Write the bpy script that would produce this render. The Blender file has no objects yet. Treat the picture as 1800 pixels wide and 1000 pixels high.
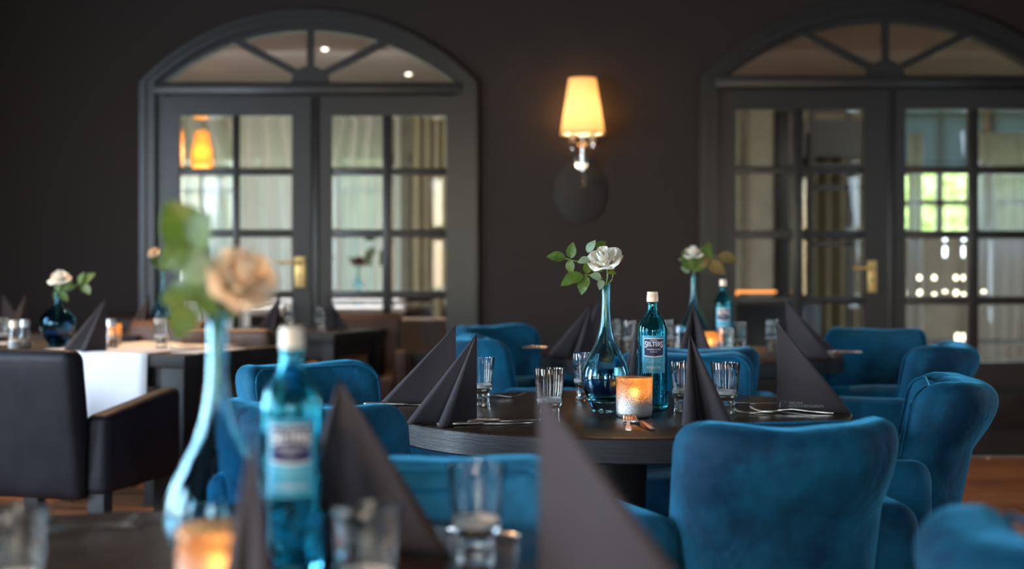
import bpy, bmesh, math, random
from mathutils import Vector, Matrix
C = bpy.context.scene.collection
sc = bpy.context.scene
R = math.radians
random.seed(7)

# ------------------------------------------------------------------ camera
F = 2600.0; HY = 454.0; CH = 1.13      # focal length in px, horizon row, camera height
cam_d = bpy.data.cameras.new('camera'); cam = bpy.data.objects.new('camera', cam_d); C.objects.link(cam)
cam.location = (0, 0, CH); cam.rotation_euler = (R(90), 0, 0)
cam_d.sensor_width = 36; cam_d.lens = F/1800*36; cam_d.shift_y = -(500-HY)/1800
cam_d.dof.use_dof = True; cam_d.dof.focus_distance = 3.6; cam_d.dof.aperture_fstop = 2.1
cam_d.clip_start = 0.05
sc.camera = cam

def P(px, py, Y):
    return Vector(((px-900)/F*Y, Y, CH-(py-HY)/F*Y))

# ------------------------------------------------------------------ world, lights, exposure
w = bpy.data.worlds.new('world'); sc.world = w; w.use_nodes = True
bg = w.node_tree.nodes['Background']
sky = w.node_tree.nodes.new('ShaderNodeTexSky'); sky.sky_type = 'NISHITA'; sky.sun_disc = False
sky.sun_elevation = R(40); sky.sun_rotation = R(200)
w.node_tree.links.new(sky.outputs[0], bg.inputs[0]); bg.inputs[1].default_value = 1.2
sc.view_settings.view_transform = 'Standard'; sc.view_settings.look = 'None'
sc.view_settings.gamma = 1; sc.view_settings.use_curve_mapping = False
sc.view_settings.exposure = 0.52
sc.cycles.use_denoising = True
sc.cycles.max_bounces = 14; sc.cycles.transmission_bounces = 12; sc.cycles.transparent_max_bounces = 12
sc.cycles.glossy_bounces = 6; sc.cycles.diffuse_bounces = 3
sc.cycles.sample_clamp_indirect = 4.0; sc.cycles.sample_clamp_direct = 0
sc.cycles.caustics_refractive = True; sc.cycles.caustics_reflective = False

def area(name, loc, direction, sx, sy, power, col):
    l = bpy.data.lights.new(name, 'AREA'); l.shape = 'RECTANGLE'; l.size = sx; l.size_y = sy
    l.energy = power; l.color = col
    o = bpy.data.objects.new(name, l); C.objects.link(o); o.location = loc
    o.rotation_euler = Vector(direction).to_track_quat('-Z', 'Y').to_euler()
    return o
def spot(name, loc, target, power, col, size=60, rad=0.05):
    l = bpy.data.lights.new(name, 'SPOT'); l.energy = power; l.color = col; l.spot_size = R(size); l.spot_blend = .6
    l.shadow_soft_size = rad
    o = bpy.data.objects.new(name, l); C.objects.link(o); o.location = loc
    o.rotation_euler = (Vector(target)-Vector(loc)).to_track_quat('-Z', 'Y').to_euler(); return o
DAY = (.64, .82, 1.0)
XL, XR, YF, YW, ZC = -3.7, 3.9, -2.6, 8.4, 2.8
# daylight through the windows of the left wall and of the wall behind the camera
# (centre along the wall, width, power)
WL = ((-.9, 1.0, 38), (1.3, 1.0, 98), (3.4, 1.0, 96), (5.6, .7, 30)); WF = ((-.55, 1.0, 10), (1.9, .5, 2)); WRT = ((4.6, .45, 16), (.4, .5, 16))
for y, wd, pw in WL:
    area('window_daylight', (XL+.02, y, 1.4), (1, 0, -.12), wd, 1.6, pw, DAY)
for x, wd, pw in WF:
    area('window_daylight', (x, YF+.02, 1.4), (0, 1, -.12), wd, 1.6, pw, DAY)
for y, wd, pw in WRT:
    area('window_daylight', (XR-.02, y, 1.4), (-1, 0, -.12), wd, 1.6, pw, DAY)
# warm ceiling downlights; the last two are added fill for the floor
WARM = (1.0, .62, .34)
spot('downlight_and_fill', (-.9, .7, ZC-.05), (-.35, 1.75, .95), 95, WARM, 42)
spot('downlight_and_fill', (-2.0, 7.3, ZC-.05), (-1.75, 6.5, .75), 105, WARM, 75)
spot('downlight_and_fill', (-1.3, 7.9, ZC-.05), (-1.2, 7.3, .6), 75, WARM, 70)
spot('downlight_and_fill', (.95, 6.9, ZC-.05), (.8, 6.0, .75), 50, WARM, 60)
spot('downlight_and_fill', (.4, 4.9, ZC-.05), (.35, 3.9, .75), 8, WARM, 50)
spot('downlight_and_fill', (2.5, 7.2, ZC-.05), (2.5, 7.4, 0), 60, WARM, 70)
spot('downlight_and_fill', (-3.0, 6.2, ZC-.05), (-2.0, 6.9, 0), 90, WARM, 60)
# adjoining room: unseen fill panels added to brighten it
area('room_fill', (-1.5, 10.2, 2.5), (0, .35, -1), 2.6, .8, 85, (1, .95, .92))
area('room_fill', (3.0, 10.2, 2.5), (0, .35, -1), 2.6, .8, 12, (1, .95, .86))

# ------------------------------------------------------------------ materials
def nt(name):
    m = bpy.data.materials.new(name); m.use_nodes = True
    n = m.node_tree; b = n.nodes['Principled BSDF']; return m, n, b
def setp(b, **kw):
    for k, v in kw.items():
        b.inputs[k.replace('_', ' ')].default_value = v
def mat(name, col, rough=.5, metal=0, **kw):
    m, n, b = nt(name); b.inputs['Base Color'].default_value = (*col, 1)
    setp(b, Roughness=rough, Metallic=metal, **kw); return m
def noise_mix(n, c1, c2, scale, detail=4, rough=.6, lo=.35, hi=.65, vec=None, stretch=None):
    nz = n.nodes.new('ShaderNodeTexNoise'); nz.inputs['Scale'].default_value = scale
    nz.inputs['Detail'].default_value = detail; nz.inputs['Roughness'].default_value = rough
    tc = n.nodes.new('ShaderNodeTexCoord'); mp = n.nodes.new('ShaderNodeMapping')
    if stretch: mp.inputs['Scale'].default_value = stretch
    n.links.new(tc.outputs['Object'], mp.inputs[0]); n.links.new(mp.outputs[0], nz.inputs['Vector'])
    cr = n.nodes.new('ShaderNodeValToRGB'); cr.color_ramp.elements[0].position = lo; cr.color_ramp.elements[1].position = hi
    cr.color_ramp.elements[0].color = (*c1, 1); cr.color_ramp.elements[1].color = (*c2, 1)
    n.links.new(nz.outputs[0], cr.inputs[0]); return cr, nz
def bump(n, b, src, strength, dist=.002):
    bp = n.nodes.new('ShaderNodeBump'); bp.inputs['Strength'].default_value = strength; bp.inputs['Distance'].default_value = dist
    n.links.new(src, bp.inputs['Height']); n.links.new(bp.outputs[0], b.inputs['Normal'])
def noisy(name, c1, c2, scale, rough=.5, bs=0, stretch=None, detail=4, lo=.35, hi=.65, bd=.002, **kw):
    m, n, b = nt(name); cr, nz = noise_mix(n, c1, c2, scale, detail, lo=lo, hi=hi, stretch=stretch)
    n.links.new(cr.outputs[0], b.inputs['Base Color']); setp(b, Roughness=rough, **kw)
    if bs: bump(n, b, nz.outputs[0], bs, bd)
    return m
M = {}
M['wall'] = noisy('wall_paint', (.028, .0170, .0138), (.033, .0200, .016), 60, .75, .15, bd=.001)
M['ceiling'] = mat('ceiling_paint', (.06, .055, .05), .9)
M['plaster'] = noisy('cream_plaster', (.26, .24, .19), (.33, .30, .24), 6, .8)
M['paint'] = noisy('dark_grey_paint', (.030, .028, .027), (.036, .033, .032), 14, .32, .05)
M['floor'] = noisy('floor_boards', (.22, .09, .04), (.45, .21, .10), 9, .35, .1, stretch=(1, 6, 1))
M['velvet'] = None
def velvet():
    m, n, b = nt('blue_velvet')
    cr, nz = noise_mix(n, (.0004, .027, .064), (.003, .112, .212), 4.5, 7, lo=.38, hi=.64)
    n.links.new(cr.outputs[0], b.inputs['Base Color'])
    setp(b, Roughness=.75); b.inputs['Sheen Weight'].default_value = .5; b.inputs['Sheen Roughness'].default_value = .35
    b.inputs['Sheen Tint'].default_value = (.10, .55, .88, 1); b.inputs['Specular IOR Level'].default_value = .2
    nz2 = n.nodes.new('ShaderNodeTexNoise'); nz2.inputs['Scale'].default_value = 9; nz2.inputs['Detail'].default_value = 5
    nz2.inputs['Distortion'].default_value = .8
    tc = n.nodes.new('ShaderNodeTexCoord'); n.links.new(tc.outputs['Object'], nz2.inputs['Vector'])
    bump(n, b, nz2.outputs[0], .55, .02); return m
M['velvet'] = velvet()
M['leather'] = noisy('brown_leather', (.075, .036, .022), (.100, .050, .032), 12, .5, .25, bd=.006)
M['leather_black'] = noisy('black_leather', (.008, .008, .013), (.015, .014, .020), 9, .55, .3, bd=.008, **{'Specular IOR Level': .25})
M['tan'] = noisy('tan_leather', (.35, .2, .11), (.42, .26, .15), 8, .6)
M['darkwood'] = noisy('dark_oak', (.020, .011, .007), (.040, .022, .013), 30, .27, .75, stretch=(.6, 12, 1), bd=.0006, detail=4)
def edgewood():
    m, n, b = nt('grooved_dark_oak')
    cr, nz = noise_mix(n, (.004, .004, .006), (.030, .031, .038), 42, 8, stretch=(.25, .25, 14))
    n.links.new(cr.outputs[0], b.inputs['Base Color']); setp(b, Roughness=.34); bump(n, b, nz.outputs[0], .9, .002); return m
M['edge'] = edgewood()
M['legwood'] = noisy('black_wood', (.008, .007, .007), (.020, .018, .018), 30, .62, .7, stretch=(9, 9, .6), bd=.002)
M['napkin'] = noisy('aubergine_paper', (.038, .030, .035), (.045, .036, .041), 260, .85, .25, bd=.0003)
M['print'] = mat('silver_print', (.26, .26, .28), .5)
M['cloth'] = noisy('white_linen', (.72, .72, .76), (.80, .80, .84), 220, .8, .2, bd=.0003)
M['steel'] = mat('polished_steel', (.80, .75, .70), .22, 1)
M['brass'] = mat('brass', (.86, .62, .24), .42, .6)
M['chrome'] = mat('chrome', (.75, .75, .75), .12, 1)
M['cap'] = mat('cream_metal_cap', (.80, .70, .58), .38, .25)
M['capgrey'] = mat('pale_metal_cap', (.55, .58, .62), .3, .6)
M['wax'] = mat('candle_wax', (.85, .78, .66), .5, Subsurface_Weight=.3)
M['petal'] = noisy('white_petal', (.92, .82, .68), (.96, .90, .80), 30, .6, **{'Subsurface_Weight': .2})
M['petal_peach'] = noisy('peach_petal', (.86, .60, .40), (.92, .74, .56), 20, .6, **{'Subsurface_Weight': .2})
M['petal_dark'] = noisy('dark_red_petal', (.05, .01, .012), (.08, .02, .02), 20, .6)
def leafm(name, c1, c2):
    m, n, b = nt(name); N = n.nodes.new; L = n.links.new
    cr, nz = noise_mix(n, c1, c2, 5, 5)
    tc = N('ShaderNodeTexCoord'); sp = N('ShaderNodeSeparateXYZ'); L(tc.outputs['Object'], sp.inputs[0])
    ab = N('ShaderNodeMath'); ab.operation = 'ABSOLUTE'; L(sp.outputs[1], ab.inputs[0])
    mid = N('ShaderNodeMath'); mid.operation = 'LESS_THAN'; mid.inputs[1].default_value = .013; L(ab.outputs[0], mid.inputs[0])
    ph = N('ShaderNodeMath'); ph.operation = 'SUBTRACT'; L(sp.outputs[0], ph.inputs[0]); L(ab.outputs[0], ph.inputs[1])
    fr = N('ShaderNodeMath'); fr.operation = 'PINGPONG'; fr.inputs[1].default_value = .055; L(ph.outputs[0], fr.inputs[0])
    sv = N('ShaderNodeMath'); sv.operation = 'LESS_THAN'; sv.inputs[1].default_value = .007; L(fr.outputs[0], sv.inputs[0])
    mx0 = N('ShaderNodeMath'); mx0.operation = 'MAXIMUM'; L(mid.outputs[0], mx0.inputs[0]); L(sv.outputs[0], mx0.inputs[1])
    k = N('ShaderNodeMath'); k.operation = 'MULTIPLY'; k.inputs[1].default_value = .35; L(mx0.outputs[0], k.inputs[0])
    mc = N('ShaderNodeMix'); mc.data_type = 'RGBA'; mc.inputs['B'].default_value = (c2[0]*1.9, c2[1]*1.5, c2[2]*2.2, 1)
    L(k.outputs[0], mc.inputs['Factor']); L(cr.outputs[0], mc.inputs['A']); L(mc.outputs['Result'], b.inputs['Base Color'])
    setp(b, Roughness=.42); bump(n, b, fr.outputs[0], .4, .02)
    tr = N('ShaderNodeBsdfTranslucent'); tr.inputs[0].default_value = (c2[0]*1.5, c2[1]*1.5, c2[2], 1)
    mx = N('ShaderNodeMixShader'); mx.inputs[0].default_value = .25
    L(b.outputs[0], mx.inputs[1]); L(tr.outputs[0], mx.inputs[2]); L(mx.outputs[0], n.nodes['Material Output'].inputs[0]); return m
M['leaf'] = leafm('green_leaf', (.035, .09, .010), (.11, .19, .03))
M['leaf_pale'] = leafm('pale_leaf', (.20, .32, .20), (.32, .44, .30))
M['leaf_brown'] = leafm('bronze_leaf', (.13, .08, .03), (.22, .16, .05))
M['leaf_dark'] = leafm('dark_leaf', (.02, .035, .012), (.04, .06, .02))
M['stem'] = mat('stem_green', (.16, .28, .06), .5)
def glass(name, col, rough=0, ior=1.5, bumps=None):
    m = bpy.data.materials.new(name); m.use_nodes = True; n = m.node_tree; n.nodes.remove(n.nodes['Principled BSDF'])
    g = n.nodes.new('ShaderNodeBsdfGlass'); g.inputs['Color'].default_value = (*col, 1); g.inputs['Roughness'].default_value = rough
    g.inputs['IOR'].default_value = ior; n.links.new(g.outputs[0], n.nodes['Material Output'].inputs[0])
    if bumps:
        nz = n.nodes.new('ShaderNodeTexVoronoi'); nz.inputs['Scale'].default_value = bumps
        tc = n.nodes.new('ShaderNodeTexCoord'); n.links.new(tc.outputs['Object'], nz.inputs['Vector'])
        bp = n.nodes.new('ShaderNodeBump'); bp.inputs['Strength'].default_value = .6; bp.inputs['Distance'].default_value = .003
        n.links.new(nz.outputs[0], bp.inputs['Height']); n.links.new(bp.outputs[0], g.inputs['Normal'])
    return m
M['glass'] = glass('clear_glass', (.97, .98, .98))
M['frost'] = mat('frosted_glass_band', (.92, .92, .92), .5, Transmission_Weight=.1)
M['teal'] = glass('teal_glass', (.70, .91, .97))
M['bottle'] = glass('turquoise_glass', (.46, .87, .94))
M['bottle_emb'] = glass('embossed_turquoise_glass', (.26, .77, .87), 0, 1.5, 120)
M['navy_glass'] = glass('navy_glass', (.42, .68, .78))
M['deep'] = mat('deep_blue_glass', (.001, .02, .07), .08, Coat_Weight=.5)
M['pane'] = glass('door_glass', (.93, .94, .92), 0, 1.45)
M['crystal'] = glass('crystal', (1, 1, 1), 0, 1.7)
M['label'] = noisy('pale_blue_label', (.045, .34, .50), (.07, .42, .58), 90, .35)
M['navy'] = mat('navy_label', (.018, .016, .085), .4)
M['white_ink'] = mat('white_ink', (.82, .84, .86), .5)
M['cyan_ink'] = mat('cyan_ink', (.25, .66, .78), .5)
M['sheer'] = None
def sheer():
    m = bpy.data.materials.new('sheer_curtain'); m.use_nodes = True; n = m.node_tree; n.nodes.remove(n.nodes['Principled BSDF'])
    d = n.nodes.new('ShaderNodeBsdfDiffuse'); d.inputs[0].default_value = (.8, .8, .77, 1)
    t = n.nodes.new('ShaderNodeBsdfTranslucent'); t.inputs[0].default_value = (.8, .8, .77, 1)
    x = n.nodes.new('ShaderNodeMixShader'); x.inputs[0].default_value = .6
    tp = n.nodes.new('ShaderNodeBsdfTransparent'); y = n.nodes.new('ShaderNodeMixShader'); y.inputs[0].default_value = .05
    n.links.new(d.outputs[0], x.inputs[1]); n.links.new(t.outputs[0], x.inputs[2]); n.links.new(x.outputs[0], y.inputs[1])
    n.links.new(tp.outputs[0], y.inputs[2]); n.links.new(y.outputs[0], n.nodes['Material Output'].inputs[0]); return m
M['sheer'] = sheer()
def shade(name, col, tr=.65):
    m = bpy.data.materials.new(name); m.use_nodes = True; n = m.node_tree; n.nodes.remove(n.nodes['Principled BSDF'])
    d = n.nodes.new('ShaderNodeBsdfDiffuse'); d.inputs[0].default_value = (*col, 1)
    t = n.nodes.new('ShaderNodeBsdfTranslucent'); t.inputs[0].default_value = (*col, 1)
    x = n.nodes.new('ShaderNodeMixShader'); x.inputs[0].default_value = tr
    n.links.new(d.outputs[0], x.inputs[1]); n.links.new(t.outputs[0], x.inputs[2]); n.links.new(x.outputs[0], n.nodes['Material Output'].inputs[0]); return m
M['shade'] = shade('cream_lampshade', (.98, .80, .54))
M['shade_orange'] = shade('orange_lampshade', (.95, .58, .14))
def emit(name, col, s):
    m, n, b = nt(name); b.inputs['Emission Color'].default_value = (*col, 1); b.inputs['Emission Strength'].default_value = s
    b.inputs['Base Color'].default_value = (*col, 1); return m
M['flame'] = emit('flame', (1, .62, .22), 60)
M['bulb'] = emit('lamp_bulb', (1, .8, .55), 25)
M['spotlamp'] = emit('downlight_glow', (1, .9, .75), 14)
M['reflection_dot'] = emit('warm_reflection_glow', (1, .88, .66), 7)
M['coolglow'] = emit('cool_glow', (.75, .88, 1), 5)
M['orange_reflection'] = emit('orange_glow', (1, .32, .06), 1.6)
M['hedge'] = noisy('hedge_green', (.26, .38, .08), (.72, .86, .34), 7, .6, 1.0, bd=.1)
M['grass'] = noisy('lawn', (.2, .4, .06), (.35, .55, .1), 5, .9)
M['black'] = mat('black_lacquer', (.012, .012, .016), .4)
M['cream_panel'] = noisy('cream_curtain', (.30, .27, .17), (.44, .40, .28), 5, .8, stretch=(6, 6, .2))
M['pepper'] = noisy('peppercorns', (.16, .07, .03), (.5, .25, .1), 180, .6)
M['salt'] = noisy('coarse_salt', (.6, .58, .55), (.8, .78, .75), 180, .6)
def candleglass():
    # mercury glass: silvery speckled coating low on the glass, amber tinted crackled glass above
    m = bpy.data.materials.new('amber_mercury_glass'); m.use_nodes = True; n = m.node_tree; n.nodes.remove(n.nodes['Principled BSDF'])
    N = n.nodes.new; L = n.links.new
    tc = N('ShaderNodeTexCoord'); sp = N('ShaderNodeSeparateXYZ'); L(tc.outputs['Object'], sp.inputs[0])
    nz = N('ShaderNodeTexNoise'); nz.inputs['Scale'].default_value = 420; nz.inputs['Detail'].default_value = 2; L(tc.outputs['Object'], nz.inputs['Vector'])
    mr = N('ShaderNodeMapRange'); mr.inputs['From Min'].default_value = .0; mr.inputs['From Max'].default_value = .084
    mr.inputs['To Min'].default_value = .34; mr.inputs['To Max'].default_value = -.16; L(sp.outputs[2], mr.inputs[0])
    ad = N('ShaderNodeMath'); ad.operation = 'ADD'; L(nz.outputs[0], ad.inputs[0]); L(mr.outputs[0], ad.inputs[1])
    st = N('ShaderNodeMapRange'); st.inputs['From Min'].default_value = .5; st.inputs['From Max'].default_value = .6; L(ad.outputs[0], st.inputs[0])
    silver = N('ShaderNodeBsdfPrincipled'); silver.inputs['Base Color'].default_value = (.50, .48, .47, 1); silver.inputs['Metallic'].default_value = .8; silver.inputs['Roughness'].default_value = .35
    tr = N('ShaderNodeBsdfTranslucent'); tr.inputs[0].default_value = (1, .66, .34, 1)
    gl = N('ShaderNodeBsdfGlass'); gl.inputs[0].default_value = (1, .80, .60, 1); gl.inputs['Roughness'].default_value = .08
    mx = N('ShaderNodeMixShader'); mx.inputs[0].default_value = .22; L(gl.outputs[0], mx.inputs[1]); L(tr.outputs[0], mx.inputs[2])
    mm = N('ShaderNodeMixShader'); L(st.outputs[0], mm.inputs[0]); L(mx.outputs[0], mm.inputs[1]); L(silver.outputs[0], mm.inputs[2])
    bp = N('ShaderNodeBump'); bp.inputs['Strength'].default_value = .7; bp.inputs['Distance'].default_value = .002; L(nz.outputs[0], bp.inputs['Height'])
    L(bp.outputs[0], gl.inputs['Normal']); L(bp.outputs[0], silver.inputs['Normal'])
    L(mm.outputs[0], n.nodes['Material Output'].inputs[0]); return m
M['candleglass'] = candleglass()

# ------------------------------------------------------------------ helpers
def link(name, me, m=None, parent=None, smooth=True):
    if m is not None and not me.materials: me.materials.append(m)
    o = bpy.data.objects.new(name, me); C.objects.link(o)
    if parent: o.parent = parent
    return o
def fin(bm, smooth=True, sharp=40):
    bmesh.ops.recalc_face_normals(bm, faces=bm.faces)
    me = bpy.data.meshes.new('m'); bm.to_mesh(me); bm.free()
    if smooth:
        for p in me.polygons: p.use_smooth = True
        me.set_sharp_from_angle(angle=R(sharp))
    return me
def empty(name, loc=(0, 0, 0), rz=0, label=None, cat=None, group=None, kind=None):
    o = bpy.data.objects.new(name, None); C.objects.link(o); o.location = loc; o.rotation_euler = (0, 0, rz)
    o.empty_display_size = .05
    return tag(o, label, cat, group, kind)
def tag(o, label=None, cat=None, group=None, kind=None):
    if label: o['label'] = label
    if cat: o['category'] = cat
    if group: o['group'] = group
    if kind: o['kind'] = kind
    return o
def kids(o, _c={}): return list(o.children)
def dup(root, loc, rz, label, group=None, scale=None):
    r = root.copy(); C.objects.link(r); r.location = loc; r.rotation_euler = (0, 0, rz); r['label'] = label
    if group: r['group'] = group
    if scale: r.scale = scale
    for ch in CH_OF[root.name]:
        c = ch.copy(); C.objects.link(c); c.parent = r
        for g in CH_OF.get(ch.name, []):
            d = g.copy(); C.objects.link(d); d.parent = c
    return r
CH_OF = {}
def remember(root):
    CH_OF[root.name] = [o for o in C.objects if o.parent == root]
    for c in CH_OF[root.name]:
        CH_OF[c.name] = [o for o in C.objects if o.parent == c]

def add_box(bm, x0, x1, y0, y1, z0, z1, bev=0):
    r = bmesh.ops.create_cube(bm, size=1)
    for v in r['verts']:
        v.co = Vector(((x0+x1)/2+v.co.x*(x1-x0), (y0+y1)/2+v.co.y*(y1-y0), (z0+z1)/2+v.co.z*(z1-z0)))
    if bev:
        es = set(e for v in r['verts'] for e in v.link_edges)
        bmesh.ops.bevel(bm, geom=list(es), offset=bev, segments=2, affect='EDGES', profile=.5)
def box(name, x0, x1, y0, y1, z0, z1, m, parent=None, bev=0):
    bm = bmesh.new(); add_box(bm, x0, x1, y0, y1, z0, z1, bev); return link(name, fin(bm, bev > 0, 50), m, parent)
def lathe_bm(bm, prof, n=48, ripple=None):
    rings = []
    for (r, z) in prof:
        if r < 1e-6: rings.append([bm.verts.new((0, 0, z))]); continue
        ring = []
        for i in range(n):
            a = 2*math.pi*i/n; rr = r*(1+(ripple(a, z) if ripple else 0))
            ring.append(bm.verts.new((rr*math.cos(a), rr*math.sin(a), z)))
        rings.append(ring)
    for a, b in zip(rings, rings[1:]):
        if len(a) == 1 and len(b) == 1: continue
        for i in range(n):
            j = (i+1) % n
            if len(a) == 1: bm.faces.new((a[0], b[i], b[j]))
            elif len(b) == 1: bm.faces.new((a[i], b[0], a[j]))
            else: bm.faces.new((a[i], b[i], b[j], a[j]))
def lathe(name, prof, m, parent=None, n=48, ripple=None, sharp=40, loc=None):
    bm = bmesh.new(); lathe_bm(bm, prof, n, ripple); o = link(name, fin(bm, True, sharp), m, parent)
    if loc: o.location = loc
    return o
def spl(pts, k=6):
    """Catmull-Rom through points"""
    out = []; p = [Vector(q) for q in pts]
    for i in range(len(p)-1):
        p0 = p[max(i-1, 0)]; p1 = p[i]; p2 = p[i+1]; p3 = p[min(i+2, len(p)-1)]
        for s in range(k):
            t = s/k; out.append(.5*((2*p1)+(-p0+p2)*t+(2*p0-5*p1+4*p2-p3)*t*t+(-p0+3*p1-3*p2+p3)*t**3))
    out.append(p[-1]); return out
def sprof(pts, k=6):
    return [(max(v.x, 0), v.y) for v in spl([(a, b, 0) for a, b in pts], k)]
def tube_bm(bm, pts, rad, n=8, closed=False):
    pts = [Vector(p) for p in pts]; rings = []; N = len(pts)
    up = Vector((0.03, .02, 1)).normalized()
    for i, p in enumerate(pts):
        a = pts[(i-1) % N] if (closed or i > 0) else p; b = pts[(i+1) % N] if (closed or i < N-1) else p
        t = (b-a).normalized()
        if abs(t.dot(up)) > .95: u = t.cross(Vector((1, 0, 0))).normalized()
        else: u = t.cross(up).normalized()
        v = t.cross(u); r = rad[i] if isinstance(rad, (list, tuple)) else rad
        rings.append([bm.verts.new(p+(u*math.cos(2*math.pi*k/n)+v*math.sin(2*math.pi*k/n))*r) for k in range(n)])
    for i in range(N if closed else N-1):
        a, b = rings[i], rings[(i+1) % N]
        for k in range(n):
            bm.faces.new((a[k], a[(k+1) % n], b[(k+1) % n], b[k]))
    if not closed: bm.faces.new(rings[0]); bm.faces.new(rings[-1])
def tube(name, pts, rad, m, parent=None, n=8, closed=False):
    bm = bmesh.new(); tube_bm(bm, pts, rad, n, closed); return link(name, fin(bm), m, parent)
def rbox_bm(size, r, k=3, inner=6, f=None):
    """rounded box on a grid; r is one radius or (rx, ry, rz)"""
    h = [s/2 for s in size]
    rr = r if isinstance(r, (tuple, list)) else (r, r, r)
    def coords(a):
        q = rr[a]; c = [-h[a]+q*(1-math.cos(math.pi/2*i/k)) for i in range(k)]
        mid = [-(h[a]-q)+2*(h[a]-q)*i/inner for i in range(inner+1)]
        return c+mid+[-x for x in reversed(c)]
    X, Y, Z = coords(0), coords(1), coords(2)
    bm = bmesh.new(); cache = {}
    def vert(x, y, z):
        key = (round(x, 6), round(y, 6), round(z, 6))
        if key in cache: return cache[key]
        q = [x, y, z]; inn = [max(-(h[a]-rr[a]), min(h[a]-rr[a], q[a])) for a in range(3)]
        d = [(q[a]-inn[a])/rr[a] for a in range(3)]; L = math.sqrt(sum(e*e for e in d))
        if L > 1e-9:
            mx = max(abs(e) for e in d)
            q = [inn[a]+d[a]/L*mx*rr[a] for a in range(3)] if L > 0 else q
        v = Vector(q)
        if f: v = Vector(f(v))
        cache[key] = bm.verts.new(v); return cache[key]
    for (A, B, fixed, mk) in ((X, Y, (Z[0], Z[-1]), lambda a, b, c: (a, b, c)), (X, Z, (Y[0], Y[-1]), lambda a, b, c: (a, c, b)), (Y, Z, (X[0], X[-1]), lambda a, b, c: (c, a, b))):
        for c in fixed:
            for i in range(len(A)-1):
                for j in range(len(B)-1):
                    vs = [vert(*mk(A[i], B[j], c)), vert(*mk(A[i+1], B[j], c)), vert(*mk(A[i+1], B[j+1], c)), vert(*mk(A[i], B[j+1], c))]
                    if len(set(vs)) == 4:
                        try: bm.faces.new(vs)
                        except ValueError: pass
    return bm
def rbox(name, size, r, m, parent=None, f=None, k=3, inner=6):
    return link(name, fin(rbox_bm(size, r, k, inner, f), True, 80), m, parent)
def plate_mesh(outline, holes, depth):
    """flat plate with holes in the XZ plane; thickness depth along +Y from y=0"""
    cu = bpy.data.curves.new('c', 'CURVE'); cu.dimensions = '2D'; cu.fill_mode = 'BOTH'; cu.extrude = depth/2
    for loop in [outline]+holes:
        s = cu.splines.new('POLY'); s.points.add(len(loop)-1); s.use_cyclic_u = True
        for p, q in zip(s.points, loop): p.co = (q[0], q[1], 0, 1)
    o = bpy.data.objects.new('t', cu); C.objects.link(o)
    dg = bpy.context.evaluated_depsgraph_get(); me = bpy.data.meshes.new_from_object(o.evaluated_get(dg))
    bpy.data.objects.remove(o); bpy.data.curves.remove(cu)
    for v in me.vertices:
        x, y, z = v.co; v.co = (x, z+depth/2, y)
    bm = bmesh.new(); bm.from_mesh(me); bmesh.ops.recalc_face_normals(bm, faces=bm.faces); bm.to_mesh(me); bm.free()
    me.materials.clear(); return me
def plate(name, outline, holes, y0, depth, m, parent=None):
    o = link(name, plate_mesh(outline, holes, depth), m, parent); o.location.y = y0; return o
def text_mesh(txt, size, extrude=.0001, align='CENTER', sx=1.0, bold=0):
    cu = bpy.data.curves.new('t', 'FONT'); cu.body = txt; cu.size = size; cu.extrude = extrude; cu.align_x = align; cu.align_y = 'CENTER'
    cu.offset = bold
    o = bpy.data.objects.new('t', cu); C.objects.link(o)
    dg = bpy.context.evaluated_depsgraph_get(); me = bpy.data.meshes.new_from_object(o.evaluated_get(dg))
    bpy.data.objects.remove(o); bpy.data.curves.remove(cu)
    for v in me.vertices: v.co.x *= sx
    me.materials.clear(); return me

# ------------------------------------------------------------------ the setting
S = F/YW                                    # px per metre on the back wall
def W(px, py): return ((px-900)/S, CH-(py-HY)/S)
def arc(cx, z0, hw, rise, n=28):
    r = (hw*hw+rise*rise)/(2*rise); zc = z0+rise-r; a = math.asin(min(1, hw/r))
    return [(cx+r*math.sin(-a+2*a*i/n), zc+r*math.cos(-a+2*a*i/n)) for i in range(n+1)]
doors = [dict(n=1, xl=248, xr=840, sp=146, top=17, cas=27, tr=(146, 166), leaf_t=170, L=(287, 547), Rr=(557, 812),
              LP=((315, 408), (420, 513)), RP=((583, 672), (688, 784)), rows=((203, 295), (308, 403), (417, 511), (525, 622)),
              cx=546, hub=141, sp1=((405, 66), (690, 68)), plate=(518, 537, 451, 505), lev=462),
         dict(n=2, xl=1228, xr=1886, sp=142, top=-2, cas=30, tr=(134, 155), leaf_t=160, L=(1262, 1561), Rr=(1567, 1852),
              LP=((1294, 1395), (1412, 1519)), RP=((1592, 1704), (1721, 1830)), rows=((192, 292), (305, 405), (419, 521), (535, 637)),
              cx=1556, hub=131, sp1=((1400, 52), (1715, 52)), plate=(1525, 1541, 458, 514), lev=472)]
holes = []
for d in doors:
    x0, _ = W(d['xl']+6, 0); x1, _ = W(d['xr']-6, 0); _, zs = W(0, d['sp']); _, zt = W(0, d['top']+6)
    d['hw'] = (x1-x0)/2; d['mx'] = (x0+x1)/2
    a = arc(d['mx'], zs, d['hw'], zt-zs)
    holes.append([(x1, 0.002), (x0, 0.002)]+a)
wb = plate('wall_back', [(XL, 0), (XR, 0), (XR, ZC), (XL, ZC)], holes, YW, .22, M['wall']); tag(wb, kind='structure')
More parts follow.
